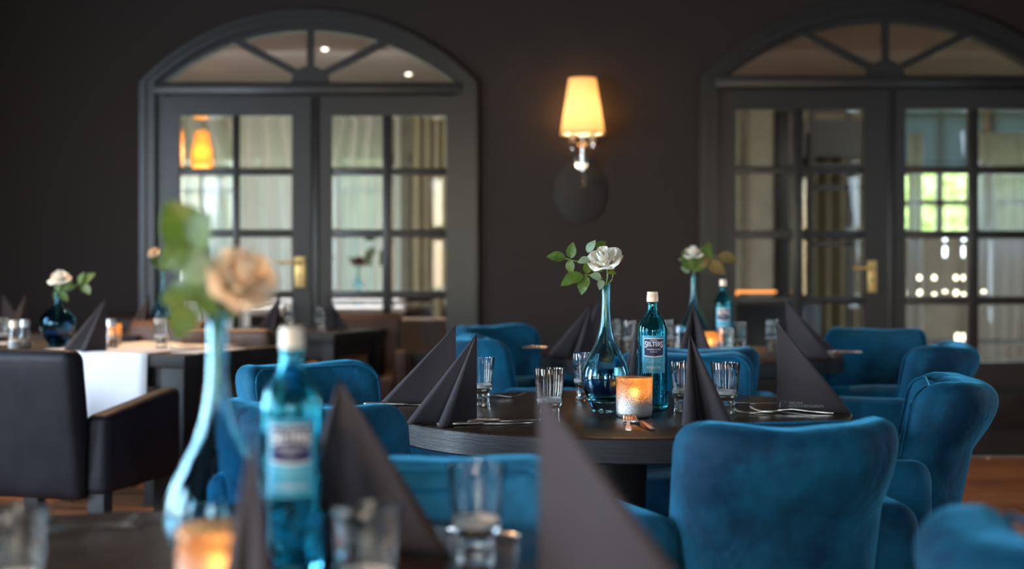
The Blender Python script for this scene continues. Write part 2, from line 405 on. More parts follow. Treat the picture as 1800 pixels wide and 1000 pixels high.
# other walls, with window openings
def wall_holes(name, horizontal, fixed, a0, a1, wins, m, th=.2, sgn=1):
    hs = [[(c-w_/2, .6), (c+w_/2, .6), (c+w_/2, 2.2), (c-w_/2, 2.2)] for c, w_, p_ in wins]
    o = link(name, plate_mesh([(a0, 0), (a1, 0), (a1, ZC), (a0, ZC)], hs, th), m)
    if horizontal: o.location.y = fixed
    else: o.rotation_euler = (0, 0, R(90)); o.location.x = fixed
    tag(o, kind='structure'); return o
wall_holes('wall_left', False, XL, YF, YW, WL, M['wall'])
wall_holes('wall_right', False, XR+.2, YF, YW, WRT, M['wall'])
wall_holes('wall_front', True, YF-.2, XL, XR, WF, M['wall'])
def win_frame(n, loc, rz, w_):
    bm = bmesh.new()
    for x in (-w_/2, w_/2): add_box(bm, x-.02, x+.02, -.03, .03, .6, 2.2)
    for z in (.62, 1.4, 2.18): add_box(bm, -w_/2, w_/2, -.03, .03, z-.02, z+.02)
    o = link('window_%d' % n, fin(bm, False), M['paint']); o.location = loc; o.rotation_euler = (0, 0, rz); tag(o, kind='structure')
k = 1
for y, wd, pw in WL: win_frame(k, (XL+.06, y, 0), R(90), wd); k += 1
for x, wd, pw in WF: win_frame(k, (x, YF+.06, 0), 0, wd); k += 1
for y, wd, pw in WRT: win_frame(k, (XR-.06, y, 0), R(90), wd); k += 1
tag(box('ceiling', XL-.2, XR+.2, YF-.2, YW+.22, ZC, ZC+.1, M['ceiling']), kind='structure')
# floor with single boards where the photograph shows it
fl = tag(box('floor', XL-.2, XR+.2, YF-.2, YW, -.03, -.012, M['floor']), kind='structure')
bm = bmesh.new(); add_box(bm, -.597, .597, -.097, .097, -.012, 0, .002); pm = [fin(bm, False)]
pms = []
for q, (c1, c2) in enumerate((((.22, .09, .04), (.45, .20, .09)), ((.28, .12, .055), (.52, .26, .12)), ((.18, .07, .03), (.38, .16, .075)))):
    pms.append(noisy('board_wood_%d' % q, c1, c2, 7, .32, .1, stretch=(1, 7, 1)))
for q in range(3):
    me = pm[0].copy(); me.materials.append(pms[q]); pm.append(me)
pm = pm[1:]
for i in range(38):
    y = 8.3-i*.2
    off = (i % 3)*.4
    for j in range(8):
        x = -3.5+j*1.2+off-.4
        if x < XL+.6 or x > XR-.6 or abs(x) > .40*y+.9 or y < 3.4: continue
        if len([1 for _ in ()]) > 300: break
        o = link('floor_board', random.choice(pm), None, fl); o.location = (x, y, 0)
for a, b in ((XL, W(248, 0)[0]), (W(840, 0)[0], W(1228, 0)[0])):
    tag(box('baseboard_back', a, b, YW-.015, YW, .0, .09, M['paint'], bev=.003), kind='structure')

def bevel_pane(name, x0, x1, z0, z1, y, parent, th=.006):
    """glass pane with a bevelled border"""
    bm = bmesh.new(); b = .022
    def ring(xa, xb, za, zb, yy): return [bm.verts.new(p) for p in ((xa, yy, za), (xb, yy, za), (xb, yy, zb), (xa, yy, zb))]
    f0 = ring(x0, x1, z0, z1, y-.0012); f1 = ring(x0+b, x1-b, z0+b, z1-b, y-th/2); g = ring(x0, x1, z0, z1, y+th/2)
    bm.faces.new(f1)
    for i in range(4):
        j = (i+1) % 4; bm.faces.new((f0[i], f0[j], f1[j], f1[i])); bm.faces.new((f0[i], g[i], g[j], f0[j]))
    bm.faces.new(g[::-1]); return link(name, fin(bm, False), M['pane'], parent)
def build_door(d):
    root = empty('door_%d' % d['n'], (0, 0, 0)); tag(root, kind='structure')
    y = YW
    x0, _ = W(d['xl'], 0); x1, _ = W(d['xr'], 0); _, zs = W(0, d['sp']); _, zt = W(0, d['top'])
    cw = d['cas']/S
    def band(o0, o1):
        """arched band between offsets o0 (outer) and o1 (inner)"""
        hw = (x1-x0)/2; cx = (x0+x1)/2
        out = arc(cx, zs, hw-o0, zt-zs-o0); inn = arc(cx, zs-.0*o1, hw-o1, zt-zs-o1*.95)
        return [(x0+o0, 0.0)]+out+[(x1-o0, 0.0), (x1-o1, 0.0)]+inn[::-1]+[(x0+o1, 0.0)]
    plate('casing', band(0, cw), [], y-.045, .11, M['paint'], root)
    plate('casing_bead', band(cw*.12, cw*.45), [], y-.062, .02, M['paint'], root)
    plate('casing_stop', band(cw*.9, cw*1.45), [], y+.0, .09, M['paint'], root)
    _, ta = W(0, d['tr'][0]); _, tb = W(0, d['tr'][1])
    box('transom', x0+cw, x1-cw, y-.05, y+.08, tb, ta, M['paint'], root, bev=.004)
    box('door_stop', x0+cw, x1-cw, y+.055, y+.085, tb-.06, tb+.01, M['paint'], root)
    # fanlight
    cx, hz = W(d['cx'], d['hub']); hw = (x1-x0)/2-cw*1.35; rise = zt-zs-cw*1.35
    fz = zs+.0
    fan = empty('fanlight'); fan.parent = root
    def fanbar(px, py, wd):
        tx, tz = W(px, py); a = Vector((cx, 0, hz)); b = Vector((tx, 0, tz)); t = (b-a).normalized(); s = Vector((-t.z, 0, t.x))*wd/2
        plate('glazing_bar', [((q).x, (q).z) for q in (a+s, a-s, b-s, b+s)], [], y-.012, .04, M['paint'], fan)
    fanbar(d['cx'], d['top']+d['cas']*1.35, .042)
    for s in d['sp1']: fanbar(s[0], s[1], .042)
    plate('hub', [(cx+.11*math.cos(math.pi*i/16), hz-.02+.10*math.sin(math.pi*i/16)) for i in range(17)], [], y-.02, .055, M['paint'], fan)
    ac = arc((x0+x1)/2, zs, hw+.03, rise+.03, 40)
    angs = sorted([math.atan2(W(*s)[1]-hz, W(*s)[0]-cx) for s in d['sp1']]+[math.pi/2, -.05, math.pi+.05])
    for a0, a1 in zip(angs, angs[1:]):
        pts = [p for p in ac if a0-.001 <= (math.atan2(p[1]-hz, p[0]-cx) % (2*math.pi) if math.atan2(p[1]-hz, p[0]-cx) < -1 else math.atan2(p[1]-hz, p[0]-cx)) <= a1+.001 and p[1] > hz-.03]
        if len(pts) > 1:
            ctr = Vector((cx, hz)); mid = (Vector(pts[0])+Vector(pts[-1]))/2
            def inset(p):
                c = (Vector(pts[0])+Vector(pts[-1])+ctr)/3; v = Vector(p)-c
                return tuple(c+v*max(0, 1-.022/max(v.length, .05)))
            loop = [tuple(ctr)]+pts
            bm = bmesh.new()
            a = [bm.verts.new((p[0], y+.0035, p[1])) for p in loop]; b = [bm.verts.new((*[inset(p)[0]], y+.001, inset(p)[1])) for p in loop]
            c = [bm.verts.new((p[0], y+.008, p[1])) for p in loop]
            bm.faces.new(b); bm.faces.new(c[::-1])
            for i in range(len(loop)):
                j = (i+1) % len(loop); bm.faces.new((a[i], a[j], b[j], b[i])); bm.faces.new((a[i], c[i], c[j], a[j]))
            link('pane', fin(bm, False), M['pane'], fan)
    # leaves
    for side, (la, lb), cols in (('L', d['L'], d['LP']), ('R', d['Rr'], d['RP'])):
        xa, _ = W(la, 0); xb, _ = W(lb, 0); _, lt = W(0, d['leaf_t'])
        rows = [(W(0, r[1])[1], W(0, r[0])[1]) for r in d['rows']]
        gx0, gx1 = W(cols[0][0], 0)[0], W(cols[1][1], 0)[0]; gz0, gz1 = rows[-1][0], rows[0][1]
        kz0, kz1 = .12, gz0-.14
        leaf = plate('door_leaf', [(xa, .01), (xb, .01), (xb, lt), (xa, lt)],
                     [[(gx0, gz0), (gx1, gz0), (gx1, gz1), (gx0, gz1)], [(gx0, kz0), (gx1, kz0), (gx1, kz1), (gx0, kz1)]], 0, .05, M['paint'], root)
        leaf.location.y = y+.002
        mz = (W(cols[0][1], 0)[0], W(cols[1][0], 0)[0])
        box('glazing_bar', mz[0], mz[1], .006, .044, gz0, gz1, M['paint'], leaf, bev=.004)
        for ra, rb in zip(rows, rows[1:]):
            box('glazing_bar', gx0, gx1, .010, .040, rb[1], ra[0], M['paint'], leaf, bev=.004)
        for r in rows:
            for cc in cols:
                bevel_pane('pane', W(cc[0], 0)[0]-.002, W(cc[1], 0)[0]+.002, r[0]-.002, r[1]+.002, .024, leaf)
        box('kick_panel', gx0, gx1, .018, .034, kz0, kz1, M['paint'], leaf)
        box('kick_panel_field', gx0+.05, gx1-.05, .006, .02, kz0+.05, kz1-.05, M['paint'], leaf, bev=.005)
        if side == 'L':
            pxa, pxb = W(d['plate'][0], 0)[0], W(d['plate'][1], 0)[0]; pza, pzb = W(0, d['plate'][3])[1], W(0, d['plate'][2])[1]
            box('handle_plate', pxa, pxb, -.012, .002, pza, pzb, M['brass'], leaf, bev=.003)
            hx = (pxa+pxb)/2; hz2 = W(0, d['lev'])[1]
            tube('door_handle', spl([(hx, 0, hz2), (hx, -.045, hz2), (hx-.02, -.06, hz2), (hx-.07, -.06, hz2+.004), (hx-.12, -.058, hz2+.002)], 4), .009, M['brass'], leaf)
            tube('keyhole', [(hx, -.014, (pza+pzb)/2-.02), (hx, -.0125, (pza+pzb)/2-.02)], .007, M['black'], leaf)
        else:
            box('rebate_strip', xa-.05, xa+.03, .052, .066, .01, lt, M['paint'], leaf)
            box('cover_strip', xa-.02, xa+.012, -.014, .002, .01, lt, M['paint'], leaf, bev=.004)
for d in doors: build_door(d)

# adjoining room seen through the glass
YR = 13.0
tag(box('floor_adjoining', -4.5, 5.5, YW+.22, YR, -.03, 0, M['floor']), kind='structure')
tag(box('ceiling_adjoining', -4.5, 5.5, YW+.22, YR+.2, 2.6, 2.7, mat('white_ceiling', (.40, .385, .37), .9)), kind='structure')
tag(box('wall_side_a', -4.5, -4.4, YW+.22, YR, 0, 2.6, M['plaster']), kind='structure').name = 'wall_adjoining_left'
tag(box('wall_adjoining_right', 5.4, 5.5, YW+.22, YR, 0, 2.6, M['plaster']), kind='structure')
WR = [(-3.0, -2.15), (-1.95, -1.1), (-.9, -.3), (2.35, 2.85), (3.4, 4.12), (4.2, 4.95)]
WT = lambda a: 2.05 if a < 0 else (1.75 if a < 3 else 2.42)
tag(plate('wall_adjoining_far', [(-4.5, 0), (5.5, 0), (5.5, 2.6), (-4.5, 2.6)], [[(a, .75 if a < 0 else 1.32), (b, .75 if a < 0 else 1.32), (b, WT(a)), (a, WT(a))] for a, b in WR], YR, .2, M['plaster']), kind='structure')
for q, (a, b) in enumerate(WR):
    bm = bmesh.new(); m_ = (a+b)/2
    for x in (a+.03, m_, b-.03): add_box(bm, x-.028, x+.028, YR-.01, YR+.05, .75 if a < 0 else 1.32, WT(a))
    for z in ((.78, 1.25, 1.72, 2.02) if a < 0 else ((1.34, 1.73) if a < 3 else (1.34, 1.62, 1.95, 2.40))): add_box(bm, a, b, YR-.01, YR+.05, z-.025, z+.025)
    tag(link('window_%d' % (k+q), fin(bm, False), M['black']), kind='structure')
def curtain(x0, x1, z0, z1, y, lab, m, gather=0, fold=.075, nf=5):
    bm = bmesh.new(); nu, nv = nf*8, 14; g = []
    for j in range(nv+1):
        t = j/nv; row = []
        for i in range(nu+1):
            u = i/nu; x = x0+(x1-x0)*u
            if gather: x = x+gather*math.sin(math.pi*min(1, max(0, (1-t)*1.0)))*(1-u if gather < 0 else u)*.9
            row.append(bm.verts.new((x, y+fold*math.sin(u*nf*2*math.pi+.6*math.sin(t*3)), z0+(z1-z0)*t)))
        g.append(row)
    for j in range(nv):
        for i in range(nu): bm.faces.new((g[j][i], g[j][i+1], g[j+1][i+1], g[j+1][i]))
    o = link('curtain', fin(bm), m); tag(o, lab, 'curtain', 'curtains in the room behind the glass doors'); return o
curtain(-3.2, -2.4, 0, 2.4, 12.6, 'white sheer curtain behind the leftmost pane column of the left glass door', M['sheer'], .35)
curtain(-2.3, -1.6, 0, 2.4, 12.35, 'white sheer curtain behind the brass handled leaf of the left door', M['sheer'], .2)
curtain(-1.5, -.95, 0, 2.4, 12.6, 'white sheer curtain behind the dark flower silhouette in the left door', M['sheer'], -.15)
curtain(-.85, -.52, 0, 2.4, 12.5, 'cream curtain edge behind the rightmost panes of the left door', M['cream_panel'], 0, nf=4)
curtain(2.25, 2.95, 0, 2.2, 12.6, 'cream curtain behind the handled leaf of the right door', M['cream_panel'], 0, nf=6)
curtain(3.25, 3.5, 0, 2.2, 12.6, 'white sheer curtain at the left edge of the bright garden window', M['sheer'], 0, nf=3)
curtain(4.0, 4.35, 0, 2.2, 12.6, 'white sheer curtain at the right edge of the bright garden window', M['sheer'], .1, nf=4)
tag(box('pillar', 1.93, 2.12, 12.0, 12.2, 0, 2.6, M['plaster'], bev=.01), 'square cream pillar behind the left panes of the right door', 'pillar')
tag(box('partition_screen', 2.14, 2.34, 12.05, 12.12, 0, 2.35, M['black'], bev=.01), 'tall black partition screen beside the cream pillar', 'screen')
cab = empty('display_cabinet', (2.72, 11.95, 0), 0, 'black grid display cabinet behind the handled leaf of the right door', 'cabinet')
bm = bmesh.new()
for x in (-.3, 0, .3): add_box(bm, x-.02, x+.02, -.02, .02, 0, 2.3)
for z in (.02, .45, .8, 1.25, 1.7): add_box(bm, -.3, .3, -.02, .02, z-.02, z+.02)
link('frame', fin(bm, False), M['black'], cab); box('header_panel', -.3, .3, -.03, .03, 1.95, 2.25, M['black'], cab)
# sideboard and added glowing bar, imitating an orange reflection, in front of the partition
sb = empty('sideboard', (1.95, 11.2, 0), 0, 'black low sideboard under the glowing orange reflection bar', 'sideboard')
box('body', -.35, .35, -.2, .2, 0, .78, M['black'], sb, bev=.01); box('counter', -.37, .37, -.22, .22, .78, .81, M['black'], sb, bev=.004)
ol = empty('reflection_bar', (1.82, 11.0, .8115), 0, 'glowing orange reflection bar on the black sideboard behind the right door', 'lamp')
tube('glow_tube', [(-.14, 0, .05), (.14, 0, .05)], .026, M['orange_reflection'], ol, 12); box('foot', -.12, .12, -.02, .02, 0, .03, M['black'], ol)
for a, b, w_ in ((3.4, 4.12, 'left'), (4.2, 4.95, 'right')):
    tag(box('roller_blind', a+.01, b-.01, YR-.03, YR-.024, 1.97, 2.44, shade('blue_grey_blind', (.30, .38, .42), .5)), 'blue grey roller blind over the %s garden window of the right door' % w_, 'blind')
# garden beyond
tag(box('ground', -9, 12, YR+.2, 24, -.1, -.02, M['grass']), 'green lawn outside the far windows', 'grass', kind='stuff')
for q, (x, y, z, sx, sz, lb) in enumerate(((-2.2, 17, .9, 1.4, 1.5, 'green hedge outside behind the left door curtains'), (.8, 19.4, 1.1, 1.3, 1.3, 'round green bush outside between the two doors'),
                       (5.0, 16.6, 1.0, 1.9, 1.35, 'bright green bush seen through the right door garden window'), (8.9, 19, 1.4, 1.6, 2.0, 'tall green bush at the far right of the garden'))):
    bm = bmesh.new(); bmesh.ops.create_icosphere(bm, subdivisions=5, radius=1)
    for v in bm.verts:
        n_ = v.co.normalized(); a = 1+.10*math.sin(n_.x*17+q)*math.sin(n_.z*15)+.06*math.sin(n_.y*31+n_.z*27)+random.uniform(-.03, .03)
        v.co = Vector((n_.x*sx*a, n_.y*.8*a, max(-z, n_.z*sz*a)))
    o = link('bush', fin(bm), M['hedge']); o.location = (x, y, z); tag(o, lb, 'bush', 'bushes in the garden')
# ------------------------------------------------------------------ furniture in the next room
def dining_table_rect(name, loc, rz, lx, ly, label, top=.75, leg=.085, m='legwood', tm='darkwood', apron=True):
    """origin at the near right corner when rz=0: table spans x -lx..0, y 0..ly"""
    t = empty(name, loc, rz, label, 'table')
    box('tabletop', -lx, 0, 0, ly, top-.05, top, M[tm], t, bev=.003)
    if apron:
        box('apron', -lx+.03, -.03, .03, .055, top-.13, top-.05, M[m], t); box('apron', -lx+.03, -.03, ly-.055, ly-.03, top-.13, top-.05, M[m], t)
        box('apron', -lx+.03, -lx+.055, .055, ly-.055, top-.13, top-.05, M[m], t); box('apron', -.055, -.03, .055, ly-.055, top-.13, top-.05, M[m], t)
    for (x, y) in ((-leg-.01, .01), (-lx+.01, .01), (-leg-.01, ly-leg-.01), (-lx+.01, ly-leg-.01)):
        box('leg', x, x+leg, y, y+leg, 0, top-.05, M[m], t, bev=.003)
    return t
dining_table_rect('side_table', (-.62, 11.0, 0), 0, 1.0, .6, 'dark table in the next room holding a teal vase with dark flowers', top=.77)
tb = dining_table_rect('dining_table', (-.75, 9.8, 0), 0, 1.0, .6, 'white table in the next room seen through the left door lower panes', m='paint', tm='cloth', top=.80)
tch = empty('dining_chair', (-.58, 9.38, 0), 0, 'tan leather chair in the next room behind the lowest right pane of the left door', 'chair')
rbox('backrest', (.44, .08, .46), .03, M['tan'], tch).location = (0, -.2, .53)
rbox('seat', (.44, .44, .1), .03, M['tan'], tch).location = (0, 0, .42)
for x in (-.18, .18):
    for y in (-.18, .18): box('leg', x-.02, x+.02, y-.02, y+.02, 0, .38, M['legwood'], tch)
# wall lamp of the next room, standing against its left part
fl2 = empty('floor_lamp', (-2.39, 11.4, 0), 0, 'lamp with a tapered orange shade glowing behind the left door top pane', 'lamp')
lathe('base', [(0, 0), (.15, 0), (.15, .02), (.02, .035), (0, .035)], M['chrome'], fl2, 24)
tube('pole', [(0, 0, .03), (0, 0, 1.98)], .012, M['chrome'], fl2)
lathe('lamp_shade', [(.092, 1.82), (.052, 2.11), (.050, 2.11), (.090, 1.82)], M['shade_orange'], fl2, 32)
lathe('bulb', [(0, 1.90), (.02, 1.91), (.03, 1.94), (.02, 1.97), (0, 1.98)], M['bulb'], fl2, 12)
l = bpy.data.lights.new('shade_light', 'POINT'); l.energy = 2.2; l.color = (1, .55, .25); l.shadow_soft_size = .03
o = bpy.data.objects.new('shade_light', l); C.objects.link(o); o.location = (-2.39, 11.36, 1.94)
for (px, py, Y, lb) in ((571, 84, 10.35, 'round ceiling downlight glowing behind the left fanlight, beside its upright bar'), (718, 132, 11.75, 'round ceiling downlight glowing low in the right part of the left fanlight')):
    p = P(px, py, Y); dl = empty('ceiling_downlight', (p.x, p.y, 2.6), 0, lb, 'ceiling light', 'ceiling downlights in the next room')
    lathe('trim_ring', [(.030, 0), (.034, -.006), (.026, -.006), (.024, 0)], M['chrome'], dl, 24)
    lathe('bulb', [(0, -.016), (.014, -.014), (.022, -.006), (.020, -.001), (0, -.001)], M['spotlamp'], dl, 20)
# added glowing dots on a console, standing in for reflections in the door glass
cs = empty('console_table', (3.67, 11.5, 0), 0, 'long black console with two shelves of reflection dots behind the right door', 'table')
box('upper_shelf', -.95, .95, -.2, .2, .80, .83, M['black'], cs, bev=.004); box('lower_shelf', -.92, .92, -.18, .18, .47, .49, M['black'], cs)
for x in (-.94, .90):
    for y in (-.19, .15): box('leg', x, x+.04, y, y+.04, 0, .80, M['black'], cs)
WORD = {1616: 'leftmost', 1642: 'second from left', 1680: 'third from left', 1694: 'rightmost', 1617: 'leftmost', 1661: 'second from left', 1681: 'third from left', 1729: 'rightmost', 1615: 'leftmost', 1683: 'second from left', 1695: 'rightmost'}
def light_on(px, py, base, kindname, lab, tall=0, col='reflection_dot'):
    Yd = 11.58 if tall else 11.42; x = (px-900)/F*Yd; zt_ = CH-(py-HY)/F*Yd
    t = empty(kindname, (x, Yd, base), 0, lab, 'candle')
    h = zt_-base
    if h > .06:
        lathe('stem', [(0, 0), (.03, 0), (.03, .004), (.005, .01), (.005, h-.02), (.02, h-.015), (0, h-.015)], M['glass'], t, 16)
        lathe('glow', [(0, h-.014), (.012, h-.014), (.013, h+.01+tall), (0, h+.018+tall)], M[col], t, 16)
    else:
        lathe('reflection_dot_cup', [(0, 0), (.028, 0), (.031, h+.02), (.029, h+.02), (.025, .004), (0, .004)], M['glass'], t, 20)
        lathe('glow', [(0, .006), (.014, .006), (.015, h+.012), (0, h+.016)], M[col], t, 16)
for px in (1617, 1661, 1681, 1729): light_on(px, 514, .831, 'reflection_dot', WORD[px]+' of the low reflection dots on the upper shelf of the black console')
for px in (1616, 1642, 1680, 1694): light_on(px, 488, .831, 'stemmed_reflection_dot', WORD[px]+' of the stemmed reflection dots behind the right door')
light_on(1661, 448, .831, 'tall_reflection_dot', 'left of two tall glowing reflection dots behind the right door', .05, 'coolglow')
light_on(1694, 448, .831, 'tall_reflection_dot', 'right of two tall glowing reflection dots behind the right door', .05, 'coolglow')
for px in (1615, 1683, 1695): light_on(px, 590, .491, 'reflection_dot', WORD[px]+' of the three reflection dots on the lower shelf of the console')

# ------------------------------------------------------------------ wall sconce
sx, sz0 = (1024-900)/F*8.27, 0
sy = 8.27
def Z8(py): return CH-(py-HY)/F*sy
sc_ = empty('wall_sconce', (sx, YW-.001, Z8(285)), 0, 'crystal wall sconce with tapered glowing cream shade between the two arched doors', 'lamp')
dz = lambda py: Z8(py)-Z8(285)
yy = sy-YW
def at_y(o): o.location = (0, yy, 0); return o
at_y(lathe('lamp_shade', [(.126, dz(237)), (.0765, dz(138)), (.0750, dz(138)), (.1245, dz(237))], M['shade'], sc_, 64))
tube('stem', [(0, yy, dz(300)), (0, yy, dz(238))], .012, M['chrome'], sc_, 12)
at_y(lathe('candle_cup', [(0, dz(258)), (.02, dz(258)), (.045, dz(247)), (.045, dz(244)), (0, dz(244))], M['crystal'], sc_, 20, sharp=15))
at_y(lathe('bottom_spill_blocker', [(0, dz(232)), (.118, dz(232)), (.118, dz(233)), (0, dz(233))], M['shade'], sc_, 48))  # added disc closing the shade, keeps light off the wall below
at_y(lathe('top_spill_blocker', [(0, dz(140)), (.0745, dz(140)), (.0745, dz(139)), (0, dz(139))], M['shade'], sc_, 48))  # added lid on the shade, stops light spilling up the wall
o = lathe('lampshade_shadow', [(0, 0), (1, 0), (1, .010), (.96, .014), (0, .014)], mat('painted_shadow', (.030, .024, .022), .7), sc_, 64); o.rotation_euler = (R(90), 0, 0); o.scale = (.150, .182, 1); o.location = (-.008, .0, dz(335))  # dark oval imitating the shadow below the lampshade
for s in (-1, 1):
    tube('arm', spl([(0, yy, dz(290)), (s*.03, yy, dz(275)), (s*.058, yy, dz(262)), (s*.055, yy, dz(248))], 5), .006, M['crystal'], sc_)
    lathe('bobeche', [(0, 0), (.012, 0), (.026, .016), (.026, .02), (0, .02)], M['crystal'], sc_, 16, sharp=15, loc=(s*.055, yy, dz(250)))
    tube('candle_tube', [(s*.055, yy, dz(246)), (s*.055, yy, dz(222))], .012, M['wax'], sc_, 12)
    lathe('bulb', [(0, 0), (.012, .006), (.02, .03), (.012, .055), (0, .07)], M['bulb'], sc_, 16, loc=(s*.045, yy, dz(218)))
tube('wall_arm', spl([(0, yy, dz(272)), (0, yy+.06, dz(282)), (0, -.012, dz(285))], 5), .008, M['chrome'], sc_)
lathe('back_plate', [(0, 0), (.055, 0), (.05, .012), (0, .018)], M['chrome'], sc_, 24).rotation_euler = (R(90), 0, 0)
bm = bmesh.new(); bmesh.ops.create_icosphere(bm, subdivisions=2, radius=.024)
o = link('crystal_drop', fin(bm, False), M['crystal'], sc_); o.location = (.01, yy, dz(318)); o.scale = (.8, .8, 1.3)
tube('drop_wire', [(.01, yy, dz(308)), (0, yy, dz(298))], .002, M['chrome'], sc_, 6)
for s in (-1, 1):
    l = bpy.data.lights.new('sconce_light', 'POINT'); l.energy = 40; l.color = (1, .84, .62); l.shadow_soft_size = .025
    o = bpy.data.objects.new('sconce_light', l); C.objects.link(o); o.location = (sx+s*.02, sy, Z8(188))

# ------------------------------------------------------------------ tables
def round_table(loc, r, label, th=.058):
    t = empty('round_table', loc, 0, label, 'table', 'round dark tables')
    lathe('tabletop', [(0, .742), (r-.004, .742), (r-.003, .748), (r-.007, .75), (0, .75)], M['darkwood'], t, 128)
    lathe('edge_band', [(0, .750-th), (r-.004, .750-th), (r, .754-th), (r, .745), (r-.004, .7425), (0, .7418)], M['edge'], t, 128, sharp=30)
    lathe('pedestal', [(0, .03), (.07, .03), (.06, .35), (.07, .75-th-.001), (0, .75-th-.001)], M['legwood'], t, 24)
    lathe('foot_plate', [(0, 0), (.20, 0), (.20, .015), (.08, .035), (0, .035)], M['black'], t, 48)
    return t
round_table((-.43, 1.60, 0), .645, 'round dark wooden table nearest the camera, cut by the bottom edge')
round_table((.27, 3.70, 0), .57, 'round dark wooden table in the middle in sharp focus with a grooved edge')
round_table((.715, 5.92, 0), .60, 'round dark wooden table farther back by the sconce wall with brown napkins')
TA = (-1.28, 5.78); RZ = -R(23)
l1 = dining_table_rect('dining_table', (TA[0], TA[1], 0), RZ, 2.1, .75, 'long black wooden table with a white runner at the left', leg=.11, tm='legwood')
dining_table_rect('dining_table', (-.90, 7.48, 0), RZ, .78, .58, 'small dark table by the wall under the brass handled left door', leg=.07, tm='legwood')
dining_table_rect('dining_table', (-1.85, 7.3, 0), 0, 1.15, .65, 'dark wall side table behind the white runner table at far left', leg=.07, tm='legwood')
# white runner over the long table
def L1(u, v, z=.75):   # u metres left of the corner along the front edge, v metres deep
    return Vector((TA[0]-u*math.cos(RZ)-v*math.sin(RZ), TA[1]-u*math.sin(RZ)+v*math.cos(RZ), z))
bm = bmesh.new(); u0, u1 = .17, .72
path = [(.70, .7532), (.3, .7532), (.02, .7532), (.0, .753), (-.006, .748), (-.008, .735), (-.010, .62), (-.013, .50), (-.012, .42)]
rows = []
for (v, z) in path:
    row = []
    for i in range(13):
        u = u0+(u1-u0)*i/12; wv = .003*math.sin(i*1.1)*(1 if z < .7 else 0)
        p = L1(u, v-wv-.002*(z < .7), z); row.append(bm.verts.new(p))
    rows.append(row)
for a, b in zip(rows, rows[1:]):
    for i in range(12): bm.faces.new((a[i], a[i+1], b[i+1], b[i]))
me = fin(bm); rn = link('table_runner', me, M['cloth']); tag(rn, 'white table runner hanging over the front of the long black table', 'table runner')
sm = rn.modifiers.new('s', 'SOLIDIFY'); sm.thickness = .0015; sm.offset = 1
# second folded cloth on the table top: placemats
for (u, v, w_, d_, lb) in ((.02, .12, .13, .34, 'pale placemat at the right end of the long black table'), (1.15, .15, .42, .32, 'pale placemat at the left end of the long black table')):
    bm = bmesh.new(); pts = [L1(u, v, .7505), L1(u+w_, v, .7505), L1(u+w_, v+d_, .7505), L1(u, v+d_, .7505)]
    f = bm.faces.new([bm.verts.new(p) for p in pts]); r = bmesh.ops.extrude_face_region(bm, geom=[f])
    for e in r['geom']:
        if isinstance(e, bmesh.types.BMVert): e.co.z += .0018
    tag(link('placemat', fin(bm, False), M['cloth']), lb, 'placemat')

# ------------------------------------------------------------------ chairs
def tub_chair(label):
    t = empty('tub_armchair', (0, 0, 0), 0, label, 'chair', 'blue velvet tub armchairs')
    V = M['velvet']
    hw = .202; zt = .838; zb = .30
    global tub_surface
    def fb(v):
        x, y, z = v; q = (x/hw)
        zz = z+(zt+zb)/2; h = (zz-zb)/(zt-zb)
        y2 = y-.235+.085*q*q-.085*h-.02*h*h
        roll = max(0, (h-.68)/.32)
        if y < 0: y2 -= .035*math.sin(roll*math.pi*.8)
        x2 = x*(1+.05*h)
        zz += -.016*(1-min(1, q*q))*max(0, h-.5)*2 + .006*math.sin(x*38)*roll*.25
        return (x2, y2, zz)
    rbox('backrest', (2*hw, .115, zt-zb), (.05, .05, .055), V, t, fb, 4, 14)
    tub_surface = fb
    # piping round the outer face of the backrest
    pts = []; a, b, r = hw-.012, (zt-zb)/2-.012, .05
    for cx, cz, s in ((a-r, b-r, 0), (-(a-r), b-r, 1), (-(a-r), -(b-r), 2), (a-r, -(b-r), 3)):
        for i in range(6):
            g = math.pi/2*(s+i/5); pts.append(Vector(fb((cx+r*math.cos(g), .049, cz+r*math.sin(g)))))
    dense = []
    for i in range(len(pts)):
        p, q = pts[i], pts[(i+1) % len(pts)]
        dense.append(p)
    tube('piping', dense, .0035, V, t, 6, True)
    for s in (-1, 1):
        def fa(v, s=s):
            x, y, z = v; h = (z+.25)/.5
            x2 = x+s*(.240+.03*h-.03*max(0, -y/.26)**2); 
            if x*s > 0: x2 += s*.012*math.sin(h*math.pi)
            z2 = z+.39-.025*max(0, y)/.26*h + .012*(h > .8)
            return (x2, y+.0, z2)
        rbox('armrest', (.105, .50, .50), (.042, .045, .05), V, t, fa, 4, 8)
    rbox('seat_base', (.42, .50, .26), (.03, .03, .03), V, t, lambda v: (v.x, v.y+.01, v.z+.27), 3, 4)
    rbox('seat_cushion', (.37, .44, .12), (.04, .04, .05), V, t, lambda v: (v.x, v.y+.04, v.z+.44+.012*(1-(v.x/.2)**2)), 4, 6)
    for x in (-.21, .21):
        for y in (-.19, .21):
            lathe('leg', [(0, 0), (.014, 0), (.023, .16), (0, .16)], M['legwood'], t, 12, loc=(x, y, 0))
    remember(t); return t
def place(proto, x, y, deg, label, used=[]):
    if proto.name not in used:
        used.append(proto.name); proto.location = (x, y, 0); proto.rotation_euler = (0, 0, R(deg)); proto['label'] = label; return proto
    return dup(proto, (x, y, 0), R(deg), label)
tc = tub_chair('x')
